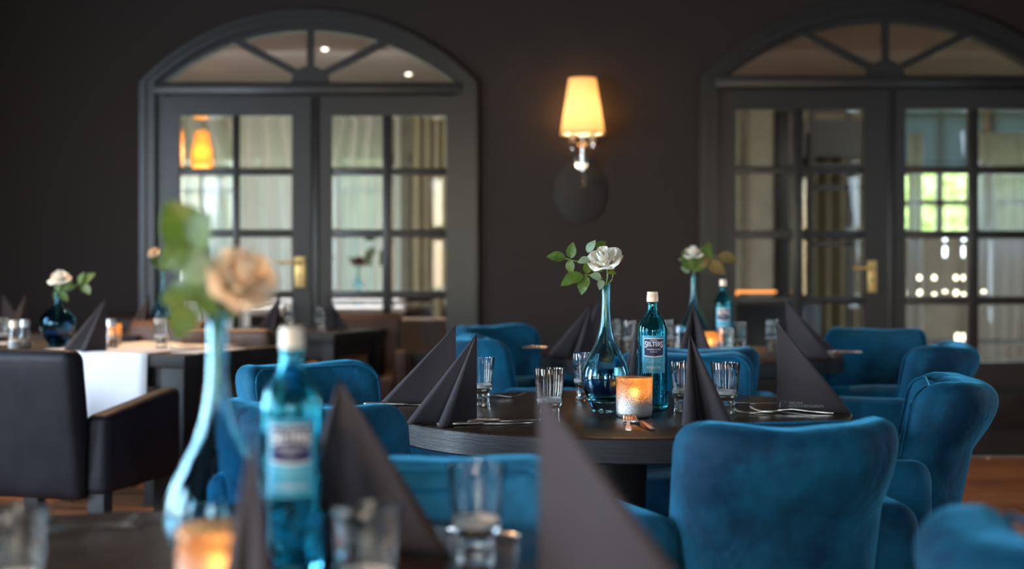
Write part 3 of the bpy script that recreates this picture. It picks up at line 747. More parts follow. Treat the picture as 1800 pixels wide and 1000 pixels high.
# deg 0: sitter looks away from the camera; +90: sitter looks to the left
place(tc, .45, 3.03, 14, 'blue velvet tub armchair in sharp focus, its back to the camera at right centre')
pc = place(tc, .81, 3.80, 76, 'blue velvet tub armchair in profile at the right end of the middle table')
for a0, a1 in ((.02, -.06), (-.02, -.095), (-.05, -.12), (-.09, -.15)):
    tube('pleat', [Vector(tub_surface((a0+(a1-a0)*i/9, .0585, .25-.34*i/9))) for i in range(10)], .0028, M['velvet'], pc, 6)
place(tc, -.33, 3.38, -22, 'blue velvet tub armchair at the left front of the middle table, partly behind bottle')
place(tc, -.42, 4.02, -142, 'blue velvet tub armchair left behind the middle table, its inner backrest facing the camera')
place(tc, .53, 4.42, 176, 'blue velvet tub armchair directly behind the middle table, facing the camera')
place(tc, -.13, 1.93, 180, 'blue velvet tub armchair pushed under the far side of the front table')
place(tc, .64, 5.32, -2, 'blue velvet tub armchair with its back to the camera, before the far round table')
place(tc, .16, 5.72, -80, 'blue velvet tub armchair in profile at the left of the far round table')
place(tc, .10, 6.45, -140, 'blue velvet tub armchair against the wall left of the far round table')
place(tc, 1.46, 6.10, 158, 'blue velvet tub armchair against the right door, right behind the far round table')
place(tc, 1.26, 5.36, 62, 'blue velvet tub armchair at the right of the far round table, seen from its side')
place(tc, .88, 1.72, -72, 'blue velvet tub armchair cut off at the bottom right corner of the picture')

def club_chair(label, m):
    t = empty('leather_armchair', (0, 0, 0), 0, label, 'chair', 'leather armchairs')
    def fb(v):
        h = (v.z+.26)/.52; return (v.x*(1.0+.05*h), v.y-.26-.10*h, v.z+.56)
    rbox('backrest', (.50, .11, .52), (.035, .04, .04), M[m], t, fb, 4, 8)
    for s in (-1, 1):
        def fa(v, s=s):
            h = (v.z+.15)/.30; return (v.x+s*.285, v.y-.01, v.z+.47+.03*h*v.y/.3)
        rbox('armrest', (.09, .56, .30), (.03, .03, .03), M[m], t, fa, 4, 4)
    rbox('seat', (.49, .52, .2), (.03, .03, .04), M[m], t, lambda v: (v.x, v.y, v.z+.40), 3, 4)
    for x in (-.275, .275):
        for y in (-.24, .24): box('leg', x-.032, x+.032, y-.03, y+.03, 0, .325, M['legwood'], t, bev=.002)
    remember(t); return t
b1 = club_chair('x', 'leather_black')
place(b1, -1.63, 5.40, -14, 'black leather armchair with its back to the camera before the white runner')
bc = club_chair('x', 'leather'); bc.scale = (.80, .9, 1)
place(bc, -1.80, 7.06, 163, 'brown leather armchair behind the long black table, near the amber pepper pot')
place(bc, -1.20, 6.84, -10, 'brown leather armchair standing between the long black table and the small wall table')
place(bc, -2.1, 8.0, 180, 'brown leather armchair against the wall at the left, behind the dark vase')
place(bc, -.82, 8.02, 182, 'brown leather armchair against the left door behind the small wall table')

# ------------------------------------------------------------------ napkins
def napkin_mesh(h, la, lb, spread, ra=.016, rb=.016, inner=.62, lean=(0, 0)):
    """Tent napkin: spine at the origin rising to the apex, two walls whose free edges roll inwards.
    wall A along +x, wall B turned by spread (radians); all lines run to the apex."""
    apex = Vector((lean[0], lean[1], h))
    def wall(length, ang, r, sign):
        d = Vector((math.cos(ang), math.sin(ang), 0)); nrm = Vector((-d.y, d.x, 0))*sign
        pts = [d*length*t+nrm*(.006*math.sin(math.pi*t)) for t in (.03, .2, .4, .6, .8, .93)]
        c = d*(length-r)+nrm*r
        for i in range(1, 9):
            g = -math.pi/2+math.pi*i/8
            pts.append(c+d*r*math.cos(g)+nrm*r*math.sin(g))
        for t in (.75, .55, .35): pts.append(d*(length-r)*(t+.15)*inner/.62+nrm*(2*r-.004))
        return pts
    A = wall(la, 0, ra, 1); B = wall(lb, spread, rb, -1)
    line = A[::-1]+[Vector((0, 0, 0))]+B
    bm = bmesh.new(); rings = []; NT = 12
    for j in range(NT):
        t = j/NT; s = 1-t; s2 = s
        rings.append([bm.verts.new(Vector((p.x*s2, p.y*s2, 0))+apex*t) for p in line])
    ap = bm.verts.new(apex)
    for a, b in zip(rings, rings[1:]):
        for i in range(len(line)-1): bm.faces.new((a[i], a[i+1], b[i+1], b[i]))
    for i in range(len(line)-1): bm.faces.new((rings[-1][i], rings[-1][i+1], ap))
    me = fin(bm, True, 60); return me
NAP = []
def napkin(px, Y, aA, aB, la, lb, label, h=.205, z=.7505, ra=.016, rb=.016, lean=(0, 0)):
    """spine at column px, depth Y; walls run at headings aA and aB (degrees, 0 = right, 90 = away)"""
    sp = R(aB-aA)
    me = napkin_mesh(h, la, lb, sp, ra, rb, lean=lean)
    o = link('napkin', me, M['napkin']); o.location = ((px-900)/F*Y, Y, z); o.rotation_euler = (0, 0, R(aA))
    s = o.modifiers.new('s', 'SOLIDIFY'); s.thickness = .0012; s.offset = 0
    tag(o, label, 'napkin', 'tent folded napkins'); NAP.append(o); return o
# middle table: walls open counter-clockwise from A to B
napkin(838, 3.42, 185, 238, .165, .125, 'dark napkin tent at the left front of the middle table, open to the left')
napkin(801, 3.84, 155, 190, .15, .20, 'dark napkin tent at the left rear of the middle table, a smooth bluish sail', ra=.02)
napkin(1212, 3.45, 252, 318, .115, .13, 'dark napkin tent behind the focused blue chair, open to the camera')
n4 = napkin(1366, 3.66, -12, 40, .180, .12, 'dark napkin tent with silver print at the right of the middle table', h=.222)
napkin(1119, 4.05, 225, 265, .09, .10, 'narrow dark napkin just left behind the labelled bottle in focus', h=.205)
# front table
napkin(446, 1.42, 235, 300, .07, .10, 'blurred dark napkin in front of the front bottle, base cut by the frame', h=.212)
napkin(596, 1.90, -12, 235, .145, .07, 'blurred dark napkin standing right of the front turquoise bottle', h=.225)
napkin(948, 1.52, -38, 55, .225, .12, 'large blurred dark napkin at the front right edge of the front table', h=.245)
# far round table
napkin(1040, 5.75, 196, 240, .19, .11, 'brownish napkin tent at the left edge of the far round table', h=.205)
napkin(1054, 6.10, 150, 200, .10, .08, 'grey napkin edge just behind the napkin left on the far round table', h=.215)
napkin(1218, 5.55, 222, 318, .11, .11, 'symmetric brown napkin tent between far vase and far bottle', h=.205)
napkin(1384, 5.62, -18, 25, .17, .16, 'large lilac brown napkin at the right of the far round table', h=.205)
napkin(1380, 6.12, -12, 20, .20, .18, 'brown napkin behind the lilac one on the far round table', h=.205)
# left tables
napkin(187, 6.05, 190, 240, .17, .12, 'dark napkin tent on the front edge of the white runner', h=.215, z=.7545)
napkin(263, 7.45, 200, 250, .12, .08, 'dark napkin behind the blurred green leaves at left', h=.20)
napkin(46, 7.42, 200, 250, .11, .08, 'dark napkin at the far left behind the small seasoning bottles', h=.20)
napkin(4, 7.55, -20, 30, .15, .12, 'dark napkin cut by the left edge of the picture', h=.20)
napkin(492, 7.76, 195, 250, .12, .06, 'dark napkin before the left door, left of its brass handle plate', h=.195)
napkin(573, 7.88, -25, 30, .13, .10, 'dark napkin before the left door, right of its brass handle plate', h=.195)
# silver print on the napkin at right
logo = []
def on_napkin(me, x, z, name, m):
    bm = bmesh.new(); bm.from_mesh(me); ang = R(-12)
    for v in bm.verts:
        lx, lz = x+v.co.x, z+v.co.y
        # lie just in front of wall A (local x, slightly curved plane y ~ -0.001), following its taper
        v.co = Vector((lx, -.0016, lz))
    me2 = fin(bm, False); o = link(name, me2, m, n4); return o
on_napkin(text_mesh('MERTINA', .0088, 0, 'LEFT', .92), .0285, .0225, 'printed_lettering', M['print'])
on_napkin(text_mesh('HOTELS & RESTAURANTS', .0100, 0, 'LEFT', .74), .0285, .0150, 'printed_lettering', M['print'])
bm = bmesh.new()
ar = [(.0145+.0075*math.cos(g), .0195+.0075*math.sin(g)) for g in [math.pi-i*math.pi*.85/10 for i in range(11)]]
ar = [(.007, .011)]+ar
for i, (a, b) in enumerate(zip(ar, ar[1:])):
    wd = .0022*(1-i/14); wd2 = .0022*(1-(i+1)/14)
    bm.faces.new([bm.verts.new((p[0]+q, p[1]+q*.3, 0)) for p, q in ((a, -wd/2), (a, wd/2), (b, wd2/2), (b, -wd2/2))])
on_napkin(fin(bm, False), 0, 0, 'printed_emblem', M['print'])

# ------------------------------------------------------------------ glass things
def tumbler(label):
    t = empty('drinking_glass', (0, 0, 0), 0, label, 'glass', 'clear drinking glasses')
    fac = lambda a, z: (.018*math.cos(10*a) if z < .040 else 0)
    prof = [(0, .0), (.0225, .0), (.024, .002), (.0225, .012), (.0222, .030), (.0245, .038), (.0285, .042), (.0295, .050), (.0325, .085), (.0362, .1235), (.0358, .125),
            (.0350, .1245), (.0312, .088), (.0280, .055), (.0265, .0475), (.02, .046), (0, .0455)]
    lathe('bowl', prof, M['glass'], t, 60, fac, 50)
    lathe('frosted_band', [(.02, .0465), (.0268, .0478), (.0280, .0545), (.0278, .0560), (.0262, .0485), (.02, .0470), (.02, .0465)], M['frost'], t, 48)
    remember(t); return t
tg = tumbler('x')
for (px, Y, lb) in ((966, 3.43, 'clear tumbler on the middle table left of the teal vase'),
                    (845, 3.80, 'clear tumbler half hidden behind the left front napkin of the middle table'),
                    (1028, 3.98, 'clear tumbler mostly hidden behind the teal vase in focus'),
                    (1202, 3.66, 'clear tumbler between the labelled bottle in focus and the open napkin'),
                    (1275, 3.62, 'clear tumbler right of the open napkin behind the focused chair'),
                    (838, 1.84, 'blurred clear tumbler in the middle of the bottom edge'),
                    (645, 1.52, 'large blurred clear tumbler before the napkin right of the front bottle'),
                    (22, 1.50, 'large blurred clear tumbler at the bottom left corner'),
                    (1108, 6.05, 'small clear tumbler on the far round table above the focused bottle shoulder'),
                    (1080, 6.2, 'small clear tumbler on the far round table right of the vase neck in focus'),
                    (1174, 6.1, 'small clear tumbler on the far table just right of the focused bottle'),
                    (1277, 5.40, 'small clear tumbler directly before the far turquoise bottle'),
                    (1299, 5.92, 'small clear tumbler right of the far turquoise bottle'),
                    (1357, 6.1, 'small clear tumbler left of the lilac napkin on the far table'),
                    (284, 6.22, 'clear tumbler on the right part of the long black table'),
                    (2, 6.35, 'clear tumbler cut by the left edge of the picture'),
                    (563, 7.78, 'clear tumbler on the small wall table before the left door leaf edge'),
                    (509, 7.95, 'clear tumbler on the small wall table beside the napkin left of the handle')):
    z = .7505 if lb.find('long black') < 0 else .7526
    if tc and lb.startswith('clear tumbler on the middle table left'):
        tg.location = ((px-900)/F*Y, Y, z); tg['label'] = lb
    else:
        dup(tg, ((px-900)/F*Y, Y, z), random.uniform(0, 6), lb)

def vase(px, Y, label, sc=1.0):
    t = empty('vase', ((px-900)/F*Y, Y, .7505), 0, label, 'vase', 'long necked teal vases')
    outer = sprof([(.0, .0), (.026, .0), (.031, .003), (.034, .012), (.046, .035), (.0565, .062), (.060, .085), (.055, .112), (.042, .140), (.028, .167), (.019, .195), (.0135, .225), (.0110, .260), (.0108, .300), (.0125, .316)], 5)
    inner = sprof([(.0100, .316), (.0082, .300), (.0084, .260), (.0108, .225), (.016, .195), (.0250, .167), (.039, .140), (.052, .112), (.0565, .085), (.0525, .062), (.040, .043), (.02, .034), (0, .032)], 5)
    lathe('glass_body', [(r*sc, z*sc) for r, z in outer+inner], M['teal'], t, 64, sharp=70)
    dk = sprof([(0, .0335), (.02, .0355), (.0395, .0445), (.0515, .062), (.0560, .084), (.04, .0835), (.0, .083)], 5)
    lathe('dark_glass_base', [(r*sc*.985, z*sc+.0003) for r, z in dk], M['deep'], t, 64)
    return t
vase(1065, 3.64, 'tall teal glass vase in sharp focus on the middle table')
vase(382, 1.70, 'large blurred teal glass vase in the left foreground')
vase(1219, 5.95, 'teal glass vase on the far round table')
vase(286, 7.6, 'distant teal vase behind the blurred green leaves', 1.0)
vase(630, 11.3, 'teal vase with dark flowers seen through the left door', 1.0).location.z = .7705
rv = empty('round_vase', ((101-900)/F*6.28, 6.28, .7545), 0, 'round navy glass vase with short neck on the white runner table', 'vase')
o_ = sprof([(0, 0), (.030, 0), (.036, .004), (.038, .012), (.056, .04), (.072, .078), (.075, .105), (.066, .132), (.042, .155), (.020, .17), (.0125, .19), (.0110, .228)], 5)
i_ = sprof([(.0085, .228), (.0100, .19), (.0165, .172), (.038, .152), (.062, .130), (.0710, .105), (.0685, .078), (.053, .042), (.03, .022), (0, .02)], 5)
lathe('glass_body', o_+i_, M['navy_glass'], rv, 64, sharp=70)
lathe('dark_liquid', sprof([(0, .0215), (.03, .0235), (.0520, .0425), (.0665, .072), (.0, .0722)], 5), M['deep'], rv, 48)

def bottle(px, Y, label):
    t = empty('water_bottle', ((px-900)/F*Y, Y, .7505), math.atan2((px-900)/F, -1)-math.pi if False else 0, label, 'bottle', 'turquoise water bottles')
    R0 = .0372
    outer = [(0, .004), (.028, .0), (.034, .002), (R0, .008), (R0, .05), (R0-.0006, .08), (R0-.0006, .190), (R0, .196), (.0365, .205), (.0325, .218), (.0245, .232), (.0165, .243), (.0135, .252), (.0128, .262), (.0150, .264), (.0150, .267), (.0128, .269), (.0124, .284)]
    inner = [(.0098, .284), (.0100, .262), (.0108, .251), (.0140, .240), (.0218, .229), (.0300, .214), (.0342, .200), (.0346, .190), (.0346, .02), (.03, .011), (0, .012)]
    lathe('bottle_body', outer+inner, M['bottle'], t, 64, lambda a, z: (.006*math.cos(16*a) if .197 < z < .235 else 0), 50)
    bm = bmesh.new()     # embossed droplets round the foot of the bottle
    rnd = random.Random(3)
    for i in range(150):
        a = rnd.uniform(0, 2*math.pi); z = rnd.uniform(.012, .072)
        q = bmesh.ops.create_icosphere(bm, subdivisions=1, radius=1)
        mtx = Matrix.Translation((R0*.99*math.cos(a), R0*.99*math.sin(a), z)) @ Matrix.Rotation(a, 4, 'Z') @ Matrix.Rotation(rnd.uniform(-.8, .8), 4, 'X') @ Matrix.Diagonal((.0024, .0018, .0060, 1))
        for v in q['verts']: v.co = mtx @ v.co
    tag(link('embossed_relief', fin(bm), M['bottle'], t), kind='stuff')
    # cap
    lathe('screw_cap', [(0, .296), (.0125, .296), (.0140, .2945), (.0140, .289), (.0134, .2885), (.0145, .288), (.0145, .2835), (.0138, .283), (.0148, .2825), (.0148, .2705), (.0132, .2705), (.0132, .286), (0, .2862)], M['cap'], t, 48, sharp=25)
    RL = R0+.0004
    def wrap(me, name, m, parent, r):
        for v in me.vertices:
            a = v.co.x/r-math.pi/2; rr = r+v.co.z; v.co = (rr*math.cos(a), rr*math.sin(a), v.co.y)
        return link(name, me, m, parent)
    def patch(w_, z0, z1, r, name, m, parent, sag=0, nx=24):
        bm = bmesh.new(); top = []; bot = []
        for i in range(nx+1):
            u = -w_/2+w_*i/nx; s = sag*(1-(2*u/w_)**2)
            top.append(bm.verts.new((u, z1, 0))); bot.append(bm.verts.new((u, z0-s, 0)))
        for i in range(nx): bm.faces.new((bot[i], bot[i+1], top[i+1], top[i]))
        return wrap(fin(bm, False), name, m, parent, r)
    lab = patch(.062, .094, .187, RL, 'label', M['label'], t)
    patch(.0505, .1355, .1805, RL+.0003, 'white_frame', M['white_ink'], lab, .0025)
    patch(.0500, .138, .1785, RL+.0005, 'navy_banner', M['navy'], lab, .0022)
    for txt, size, z, m, sx_, bd in (('ORIGINAL', .0042, .1748, 'white_ink', 1, 0), ('ELTER', .0150, .1655, 'white_ink', .86, .0004), ('MINERALWASSER', .0052, .1525, 'white_ink', .9, 0), ('AUS SELTERS', .0040, .1465, 'white_ink', .8, 0),
                                ('CLASSIC', .0125, .1235, 'cyan_ink', .84, 0), ('NATURLICHES WASSER', .0040, .1085, 'white_ink', .9, .0001), ('MIT KOHLENSAURE VERSETZT', .0030, .1045, 'white_ink', .95, 0)):
        me = text_mesh(txt, size, 0, 'CENTER', sx_, bd)
        for v in me.vertices: v.co.y += z; v.co.z = 0
        wrap(me, 'lettering', M[m], lab, RL+.0008)
    for s, xx in ((1, -.0205), (1, .0205)):
        me = text_mesh('S', .0225, 0, 'CENTER', .72, .0004)
        for v in me.vertices: v.co.y += .1642; v.co.x += xx; v.co.z = 0
        wrap(me, 'lettering', M['white_ink'], lab, RL+.0008)
    remember(t)
    return t
bt = bottle(1147, 3.72, 'turquoise labelled water bottle in sharp focus on the middle table'); bt.rotation_euler.z = 0
Y = 1.80; dup(bt, ((513-900)/F*Y, Y, .7505), .12, 'large blurred turquoise water bottle with cream cap in the left foreground')
Y = 5.86; dup(bt, ((1271-900)/F*Y, Y, .7505), -.1, 'turquoise water bottle on the far round table beside the right door')

def candle(px, Y, label, power=1.2):
    x = (px-900)/F*Y
    t = empty('candle_holder', (x, Y, .7505), random.uniform(0, 3), label, 'candle', 'amber glass candle holders')
    prof = sprof([(0, 0), (.03, .0), (.0390, .004), (.0425, .013), (.0430, .03)], 5)+[(.0432, .05), (.0432, .075), (.0425, .080), (.0436, .086), (.0438, .095), (.0425, .0962), (.0412, .095), (.0408, .08), (.0408, .02)]+sprof([(.0400, .014), (.036, .008), (.02, .006), (0, .006)], 4)
    lathe('glass_cup', prof, M['candleglass'], t, 64, lambda a, z: .010*math.sin(5*a+z*60)+.006*math.sin(9*a-z*40), sharp=70)
    lathe('wax', [(0, .0075), (.019, .0075), (.0195, .027), (.0, .0265)], M['wax'], t, 24)
    tube('wick', [(0, 0, .026), (0, 0, .033)], .0008, M['black'], t, 6)
    lathe('flame', sprof([(0, .030), (.0042, .036), (.0052, .042), (.003, .051), (0, .060)], 4), M['flame'], t, 16)
    l = bpy.data.lights.new('candle_light', 'POINT'); l.energy = power; l.color = (1, .50, .16); l.shadow_soft_size = .008
    o = bpy.data.objects.new('candle_light', l); C.objects.link(o); o.location = (x, Y, .7505+.056)
    return t
candle(1115, 3.535, 'amber and silver glass candle holder in focus before the labelled bottle', 1.6)
candle(384, 1.56, 'blurred amber candle holder at the bottom before the large teal vase', .7)
candle(1249, 5.72, 'small amber candle holder on the far table behind its brown napkin', 1.2)
candle(196, 6.45, 'amber candle glass right behind the napkin on the white runner table', .8)

def shaker(px, Y, label, fill, cap, z=.7505, s=1.0):
    t = empty('seasoning_shaker', ((px-900)/F*Y, Y, z), 0, label, 'shaker', 'seasoning shakers')
    pr = [(0, 0), (.021, 0), (.0225, .003), (.0215, .03), (.0165, .055), (.0150, .070), (.0130, .070), (.0145, .055), (.0193, .03), (.0195, .005), (0, .005)]
    lathe('glass_body', [(r*s, q*s) for r, q in pr], M['glass'], t, 32, sharp=60)
    lathe('filling', [(0, .0055*s), (.0188*s, .0055*s), (.0186*s, .028*s), (0, .028*s)], M[fill], t, 24)
    lathe('cap', [(0, .071*s), (.0165*s, .071*s), (.0168*s, .093*s), (.015*s, .096*s), (0, .096*s)], M[cap], t, 32)
    return t
shaker(1093, 3.82, 'small shaker with pale cap between the vase and bottle in focus', 'salt', 'cap', s=1.0)
shaker(25, 6.12, 'glass shaker with cream cap at the left end of the runner table', 'salt', 'cap', .7526, 1.25)
shaker(44, 6.2, 'glass pepper shaker right beside the cream capped one', 'pepper', 'capgrey', .7526, 1.25)
shaker(1196, 6.0, 'small shaker with pale cap left of the far brown napkin', 'salt', 'capgrey', .7505, 1.1)
shaker(195, 6.22, 'amber filled shaker with pale cap right of the runner napkin', 'pepper', 'capgrey', .7545, 1.25)

# ------------------------------------------------------------------ cutlery
def strip(bm, pts, widths, th=.0016):
    """flat ribbon along pts (in local xz with width along y) with thickness"""
    top = []; bot = []
    for p, w_ in zip(pts, widths):
        top.append((bm.verts.new((p[0], -w_/2, p[1]+th/2)), bm.verts.new((p[0], w_/2, p[1]+th/2))))
        bot.append((bm.verts.new((p[0], -w_/2, p[1]-th/2)), bm.verts.new((p[0], w_/2, p[1]-th/2))))
    for i in range(len(pts)-1):
        bm.faces.new((top[i][0], top[i+1][0], top[i+1][1], top[i][1])); bm.faces.new((bot[i][0], bot[i][1], bot[i+1][1], bot[i+1][0]))
        bm.faces.new((top[i][0], bot[i][0], bot[i+1][0], top[i+1][0])); bm.faces.new((top[i][1], top[i+1][1], bot[i+1][1], bot[i][1]))
    for e in (0, -1): bm.faces.new((top[e][0], top[e][1], bot[e][1], bot[e][0]))
def fork(label):
    t = empty('fork', (0, 0, 0), 0, label, 'fork', 'steel forks')
    bm = bmesh.new(); strip(bm, [(-.10, .003), (-.085, .003), (-.04, .006), (.0, .010), (.03, .007), (.042, .004), (.055, .003)], [.012, .014, .009, .005, .006, .016, .022], .0025)
    link('handle', fin(bm), M['steel'], t)
    for y in (-.0092, -.0031, .0031, .0092):
        bm = bmesh.new(); strip(bm, [(.055, .003), (.07, .003), (.088, .007), (.102, .014)], [.0044, .0038, .0034, .002], .0018)
        for v in bm.verts: v.co.y += y
        link('tine', fin(bm), M['steel'], t)
    remember(t); return t
def knife(label):
    t = empty('knife', (0, 0, 0), 0, label, 'knife', 'steel knives')
    bm = bmesh.new(); tube_bm(bm, [(-.11, 0, .0055), (-.105, 0, .0055), (-.06, 0, .0052), (-.01, 0, .0042), (.0, 0, .004)], [.003, .0054, .005, .0036, .003], 10); link('handle', fin(bm), M['steel'], t)
    bm = bmesh.new(); strip(bm, [(.0, .003), (.02, .003), (.07, .003), (.10, .003), (.115, .003)], [.008, .016, .018, .013, .003], .0016); link('blade', fin(bm), M['steel'], t)
    remember(t); return t
fk = fork('x'); kn = knife('x'); first = {'f': 1, 'k': 1}
def cut(kind, px, py, deg, label, z=.7508, Y=None):
    Yd = Y or (CH-z)*F/(py-HY); proto = fk if kind == 'f' else kn
    loc = ((px-900)/F*Yd, Yd, z)
    if first[kind]: first[kind] = 0; proto.location = loc; proto.rotation_euler = (0, 0, R(deg)); proto['label'] = label
    else: dup(proto, loc, R(deg), label)
cut('f', 1104, 749, 86, 'left fork of the pair before the candle holder in focus')
cut('f', 1128, 748, 100, 'right fork of the pair before the candle holder in focus')
cut('f', 862, 700, 20, 'fork with raised tines right of the left front tumbler')
cut('k', 850, 747, 14, 'knife lying at the right foot of the left front napkin')
cut('k', 878, 742, 18, 'knife lying just behind another at the left front napkin')
cut('k', 715, 713, 2, 'knife lying at the foot of the bluish left rear napkin')
cut('k', 1318, 711, 4, 'knife lying left of the printed napkin')
cut('f', 1392, 726, 168, 'fork leaning before the printed napkin, its tines to the left')
cut('f', 1360, 729, 160, 'left fork before the printed napkin behind the focused chair')
cut('f', 115, 935, 35, 'left blurred fork at the bottom left of the front table')
cut('f', 152, 935, 32, 'right blurred fork at the bottom left of the front table')
cut('k', 790, 935, 150, 'blurred knife by the right edge of the front table')
cut('k', 345, 612, 10, 'knife on the right end of the long black table', .7526)
cut('k', 960, 612, 20, 'knife at the left edge of the far round table')
cut('k', 1468, 620, 160, 'knife at the right edge of the far round table')

# ------------------------------------------------------------------ roses
def leaf_mesh():
    bm = bmesh.new(); nu, nv = 12, 6; g = []
    for i in range(nu+1):
        t = i/nu; wd = .36*math.sin(math.pi*t**.8)**.85*(1-.25*t)+.0; wd += .010*math.sin(t*70)*(.1 < t < .95)
        row = []
        for j in range(-nv//2, nv//2+1):
            s = j/(nv/2); row.append(bm.verts.new((t, s*wd, .10*abs(s)*wd*2-.25*(t-.5)**2+.06+.015*math.sin(t*14)*s*s)))
        g.append(row)
    for i in range(nu):
        for j in range(nv): bm.faces.new((g[i][j], g[i+1][j], g[i+1][j+1], g[i][j+1]))
    bmesh.ops.remove_doubles(bm, verts=bm.verts, dist=.0005)
    return fin(bm, True, 180)
LEAF = leaf_mesh(); LEAFM = {}
def leafme(m):
    if m not in LEAFM: me = LEAF.copy(); me.materials.append(M[m]); LEAFM[m] = me
    return LEAFM[m]
def petal_mesh(r, hgt, spanw, curl, seed):
    rnd = random.Random(seed); bm = bmesh.new(); nu, nv = 8, 7; g = []
    for j in range(nv+1):
        t = j/nv; row = []
        rad = r*(.35+.75*math.sin(min(1, t*1.25)*math.pi/2)); rad += curl*r*max(0, t-.6)**1.5*4
        z = hgt*(t**.9)-curl*hgt*.9*max(0, t-.72)**1.6*2
        sp = spanw*(.55+.45*math.sin(t*math.pi*.75))
        for i in range(nu+1):
            u = i/nu*2-1; a = u*sp*.5
            e = 1-.14*(abs(u)**3)*(t > .55)*(t-.55)/.45*3
            rr = rad*(1+.05*math.sin(u*5+seed)*t)
            row.append(bm.verts.new((rr*math.cos(a), rr*math.sin(a), z*e-.0+.03*hgt*math.sin(u*7+seed*2)*t*t)))
        g.append(row)
    for j in range(nv):
        for i in range(nu): bm.faces.new((g[j][i], g[j][i+1], g[j+1][i+1], g[j+1][i]))
    return fin(bm, True, 180)
PET = [petal_mesh(.30, 1.05, 2.6, -.12, 1), petal_mesh(.55, 1.0, 2.3, .05, 2), petal_mesh(.80, .92, 1.9, .30, 3), petal_mesh(1.0, .78, 1.7, .6, 4)]
PETM = {}
def petme(i, m):
    if (i, m) not in PETM: me = PET[i].copy(); me.materials.append(M[m]); PETM[(i, m)] = me
    return PETM[(i, m)]
def rose(Y, head, rad, axis, mouth, leaves, stems, label, pm_='petal', rnd=5, open_=1.0, lw=1.0):
    """head, mouth, leaves and stems given as photo columns and rows at depth Y; built as a real spray around the vase mouth"""
    g = random.Random(rnd); m0 = P(*mouth, Y); base = Vector((m0.x, Y, m0.z))
    t = empty('rose', base, 0, label, 'flower', 'roses in vases')
    def rel(px, py, dy=0):
        p = P(px, py, Y+dy); return p-base
    hd = rel(*head)
    ax = Vector(axis).normalized(); q = Vector((0, 0, 1)).rotation_difference(ax)
    def add(o, mtx): o.matrix_local = mtx
    # petals in rings
    layers = [(0, 3, 0, .95), (1, 5, .08*open_, .98), (2, 5, .26*open_, 1.0), (3, 5, .50*open_, .98)]
    H = rad*1.25
    for (li, cnt, tilt, s) in layers:
        for i in range(cnt):
            a = 2*math.pi*i/cnt+li*.7+g.uniform(-.15, .15)
            o = link('petal', petme(li, pm_), None, t)
            sc_ = rad*s*g.uniform(.94, 1.06)
            add(o, Matrix.Translation(hd) @ q.to_matrix().to_4x4() @ Matrix.Translation((0, 0, -.55*H)) @ Matrix.Rotation(a, 4, 'Z') @ Matrix.Rotation(tilt+g.uniform(-.06, .06), 4, 'Y') @ Matrix.Diagonal((sc_*.62, sc_*.62, H, 1)))
    cal = hd-ax*H*.55
    lathe_o = bmesh.new(); lathe_bm(lathe_o, [(0, -.2), (.12, -.12), (.26, 0.02), (.2, .12), (0, .16)], 12)
    o = link('calyx', fin(lathe_o), M['stem'], t); add(o, Matrix.Translation(cal) @ q.to_matrix().to_4x4() @ Matrix.Scale(rad, 4))
    for i in range(4):
        a = i*1.6+.4; d = q @ Vector((math.cos(a)*.7, math.sin(a)*.7, .55 if i % 2 else -.1)); put_leaf(t, cal, cal+d*rad*1.05, 'leaf', g, .55)
    tube('stem', spl([Vector((0, .002, -.10)), Vector((0, 0, -.01)), (cal*.5)+Vector((.004, -.003, .004)), cal], 5), .0022*max(1, rad/.04), M['stem'], t, 6)
    for s in stems:
        tube('stem', spl([rel(*p) for p in s], 5), .0016*max(1, rad/.04), M['stem'], t, 6)
    for (x0, y0, x1, y1, m, dy) in leaves:
        put_leaf(t, rel(x0, y0, dy*.5), rel(x1, y1, dy), m, g, lw)
    return t
def put_leaf(t, a, b, m, g, wd=1.0):
    d = b-a; L = d.length; x = d.normalized(); view = Vector((g.uniform(-.5, .5), -1, g.uniform(.0, .9))).normalized()
    y = view.cross(x).normalized(); z = x.cross(y)
    mt = Matrix((x, y, z)).transposed().to_4x4()
    o = link('leaf', leafme(m), None, t); o.matrix_local = Matrix.Translation(a) @ mt @ Matrix.Diagonal((L, L*wd*1.0, L, 1))
    return o
rose(3.64, (1061, 452), .040, (-.25, -.55, .8), (1065, 503), [
    (994, 454, 960, 451, 'leaf', .01), (1003, 454, 1007, 425, 'leaf', .0), (1003, 456, 1004, 483, 'leaf', .02), (1025, 483, 985, 503, 'leaf', -.02),
    (1030, 485, 1022, 519, 'leaf', -.03), (1031, 481, 1033, 453, 'leaf', .0), (1057, 488, 1036, 484, 'leaf_pale', -.03), (1058, 492, 1054, 510, 'leaf_pale', -.03),
    (1033, 444, 1047, 422, 'leaf_pale', .01), (1048, 438, 1065, 424, 'leaf', .03), (1079, 465, 1097, 452, 'leaf_brown', .02), (1036, 455, 1015, 462, 'leaf_pale', -.02), (1068, 478, 1084, 482, 'leaf', -.02)],
    [[(1062, 500), (1045, 478), (1028, 460), (1012, 459), (993, 454)], [(1060, 490), (1045, 484), (1027, 483)], [(1068, 500), (1076, 490), (1077, 475), (1068, 473)]],
    'white rose spray in the teal vase in sharp focus', open_=.45)
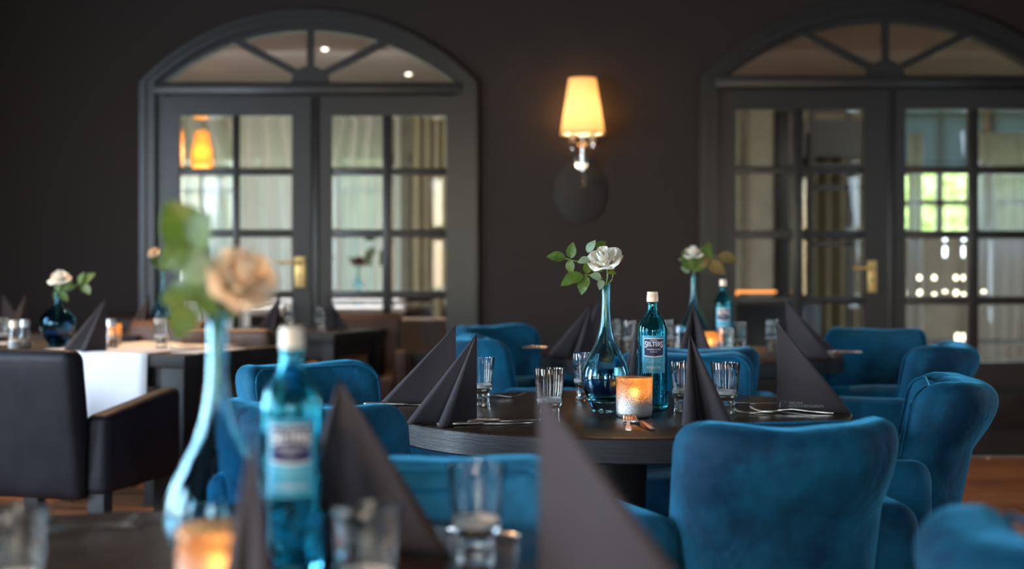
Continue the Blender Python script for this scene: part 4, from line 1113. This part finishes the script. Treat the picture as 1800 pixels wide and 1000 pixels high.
rose(1.70, (434, 482), .038, (.50, -.55, .55), (382, 556), [
    (345, 440, 293, 352, 'leaf', .02), (350, 430, 345, 362, 'leaf', .0), (330, 430, 282, 470, 'leaf', .0), (345, 440, 372, 372, 'leaf', -.02), (345, 480, 300, 425, 'leaf_pale', .02),
    (352, 500, 350, 440, 'leaf_pale', -.02), (365, 540, 352, 478, 'leaf', .0), (330, 528, 280, 522, 'leaf', -.01), (332, 535, 312, 596, 'leaf', -.02), (345, 520, 300, 500, 'leaf', .02), (378, 548, 345, 512, 'leaf', 0), (385, 555, 425, 535, 'leaf', .02), (372, 552, 395, 505, 'leaf_dark', .01), (340, 470, 370, 425, 'leaf_pale', .01), (330, 495, 370, 475, 'leaf', .0)],
    [[(380, 552), (365, 500), (348, 450), (342, 420)], [(376, 552), (350, 530), (330, 530)]],
    'large blurred peach rose spray in the foreground vase', 'petal_peach', 9, .7, lw=1.35)
rose(5.95, (1218, 441), .034, (-.1, -.35, 1), (1219, 482), [
    (1215, 475, 1200, 440, 'leaf', 0), (1222, 475, 1232, 445, 'leaf', 0), (1228, 470, 1250, 452, 'leaf_brown', 0), (1230, 465, 1248, 425, 'leaf', .02), (1245, 459, 1275, 482, 'leaf_brown', 0), (1262, 450, 1297, 458, 'leaf_brown', 0), (1212, 478, 1196, 470, 'leaf_pale', 0), (1210, 465, 1192, 455, 'leaf_pale', 0), (1222, 476, 1240, 470, 'leaf', 0)],
    [[(1219, 480), (1232, 466), (1248, 452), (1264, 450)]], 'white rose spray in the teal vase on the far round table', rnd=4)
rose(6.28, (104, 485), .040, (-.1, -.35, 1), (101, 519), [
    (103, 510, 93, 525, 'leaf', 0), (100, 512, 108, 490, 'leaf', 0), (108, 508, 128, 495, 'leaf', 0), (106, 512, 120, 530, 'leaf', 0), (140, 500, 148, 478, 'leaf', 0), (146, 497, 168, 480, 'leaf', 0), (148, 500, 158, 518, 'leaf_pale', 0), (112, 506, 132, 505, 'leaf', 0), (143, 500, 147, 515, 'leaf', 0)],
    [[(102, 518), (112, 509), (128, 503), (146, 498)]], 'white rose spray in the round navy vase at the left', rnd=6)
rose(7.6, (270, 441), .028, (-.2, -.4, .8), (286, 478), [(275, 465, 262, 455, 'leaf', 0), (280, 470, 268, 466, 'leaf', 0), (286, 470, 300, 450, 'leaf', 0)], [], 'small pink rosebud in the distant vase behind the foreground leaves', 'petal_peach', 3)
rose(11.3, (630, 457), .05, (-.1, -.35, 1), (630, 473), [
    (635, 465, 655, 455, 'leaf_dark', 0), (645, 460, 658, 432, 'leaf_dark', 0), (650, 450, 662, 440, 'leaf_dark', 0), (640, 462, 656, 466, 'leaf_dark', 0), (625, 462, 612, 452, 'leaf_dark', 0)],
    [[(630, 475), (640, 463), (655, 445)]], 'dark flower silhouette in the vase behind the left door', 'petal_dark', 8)
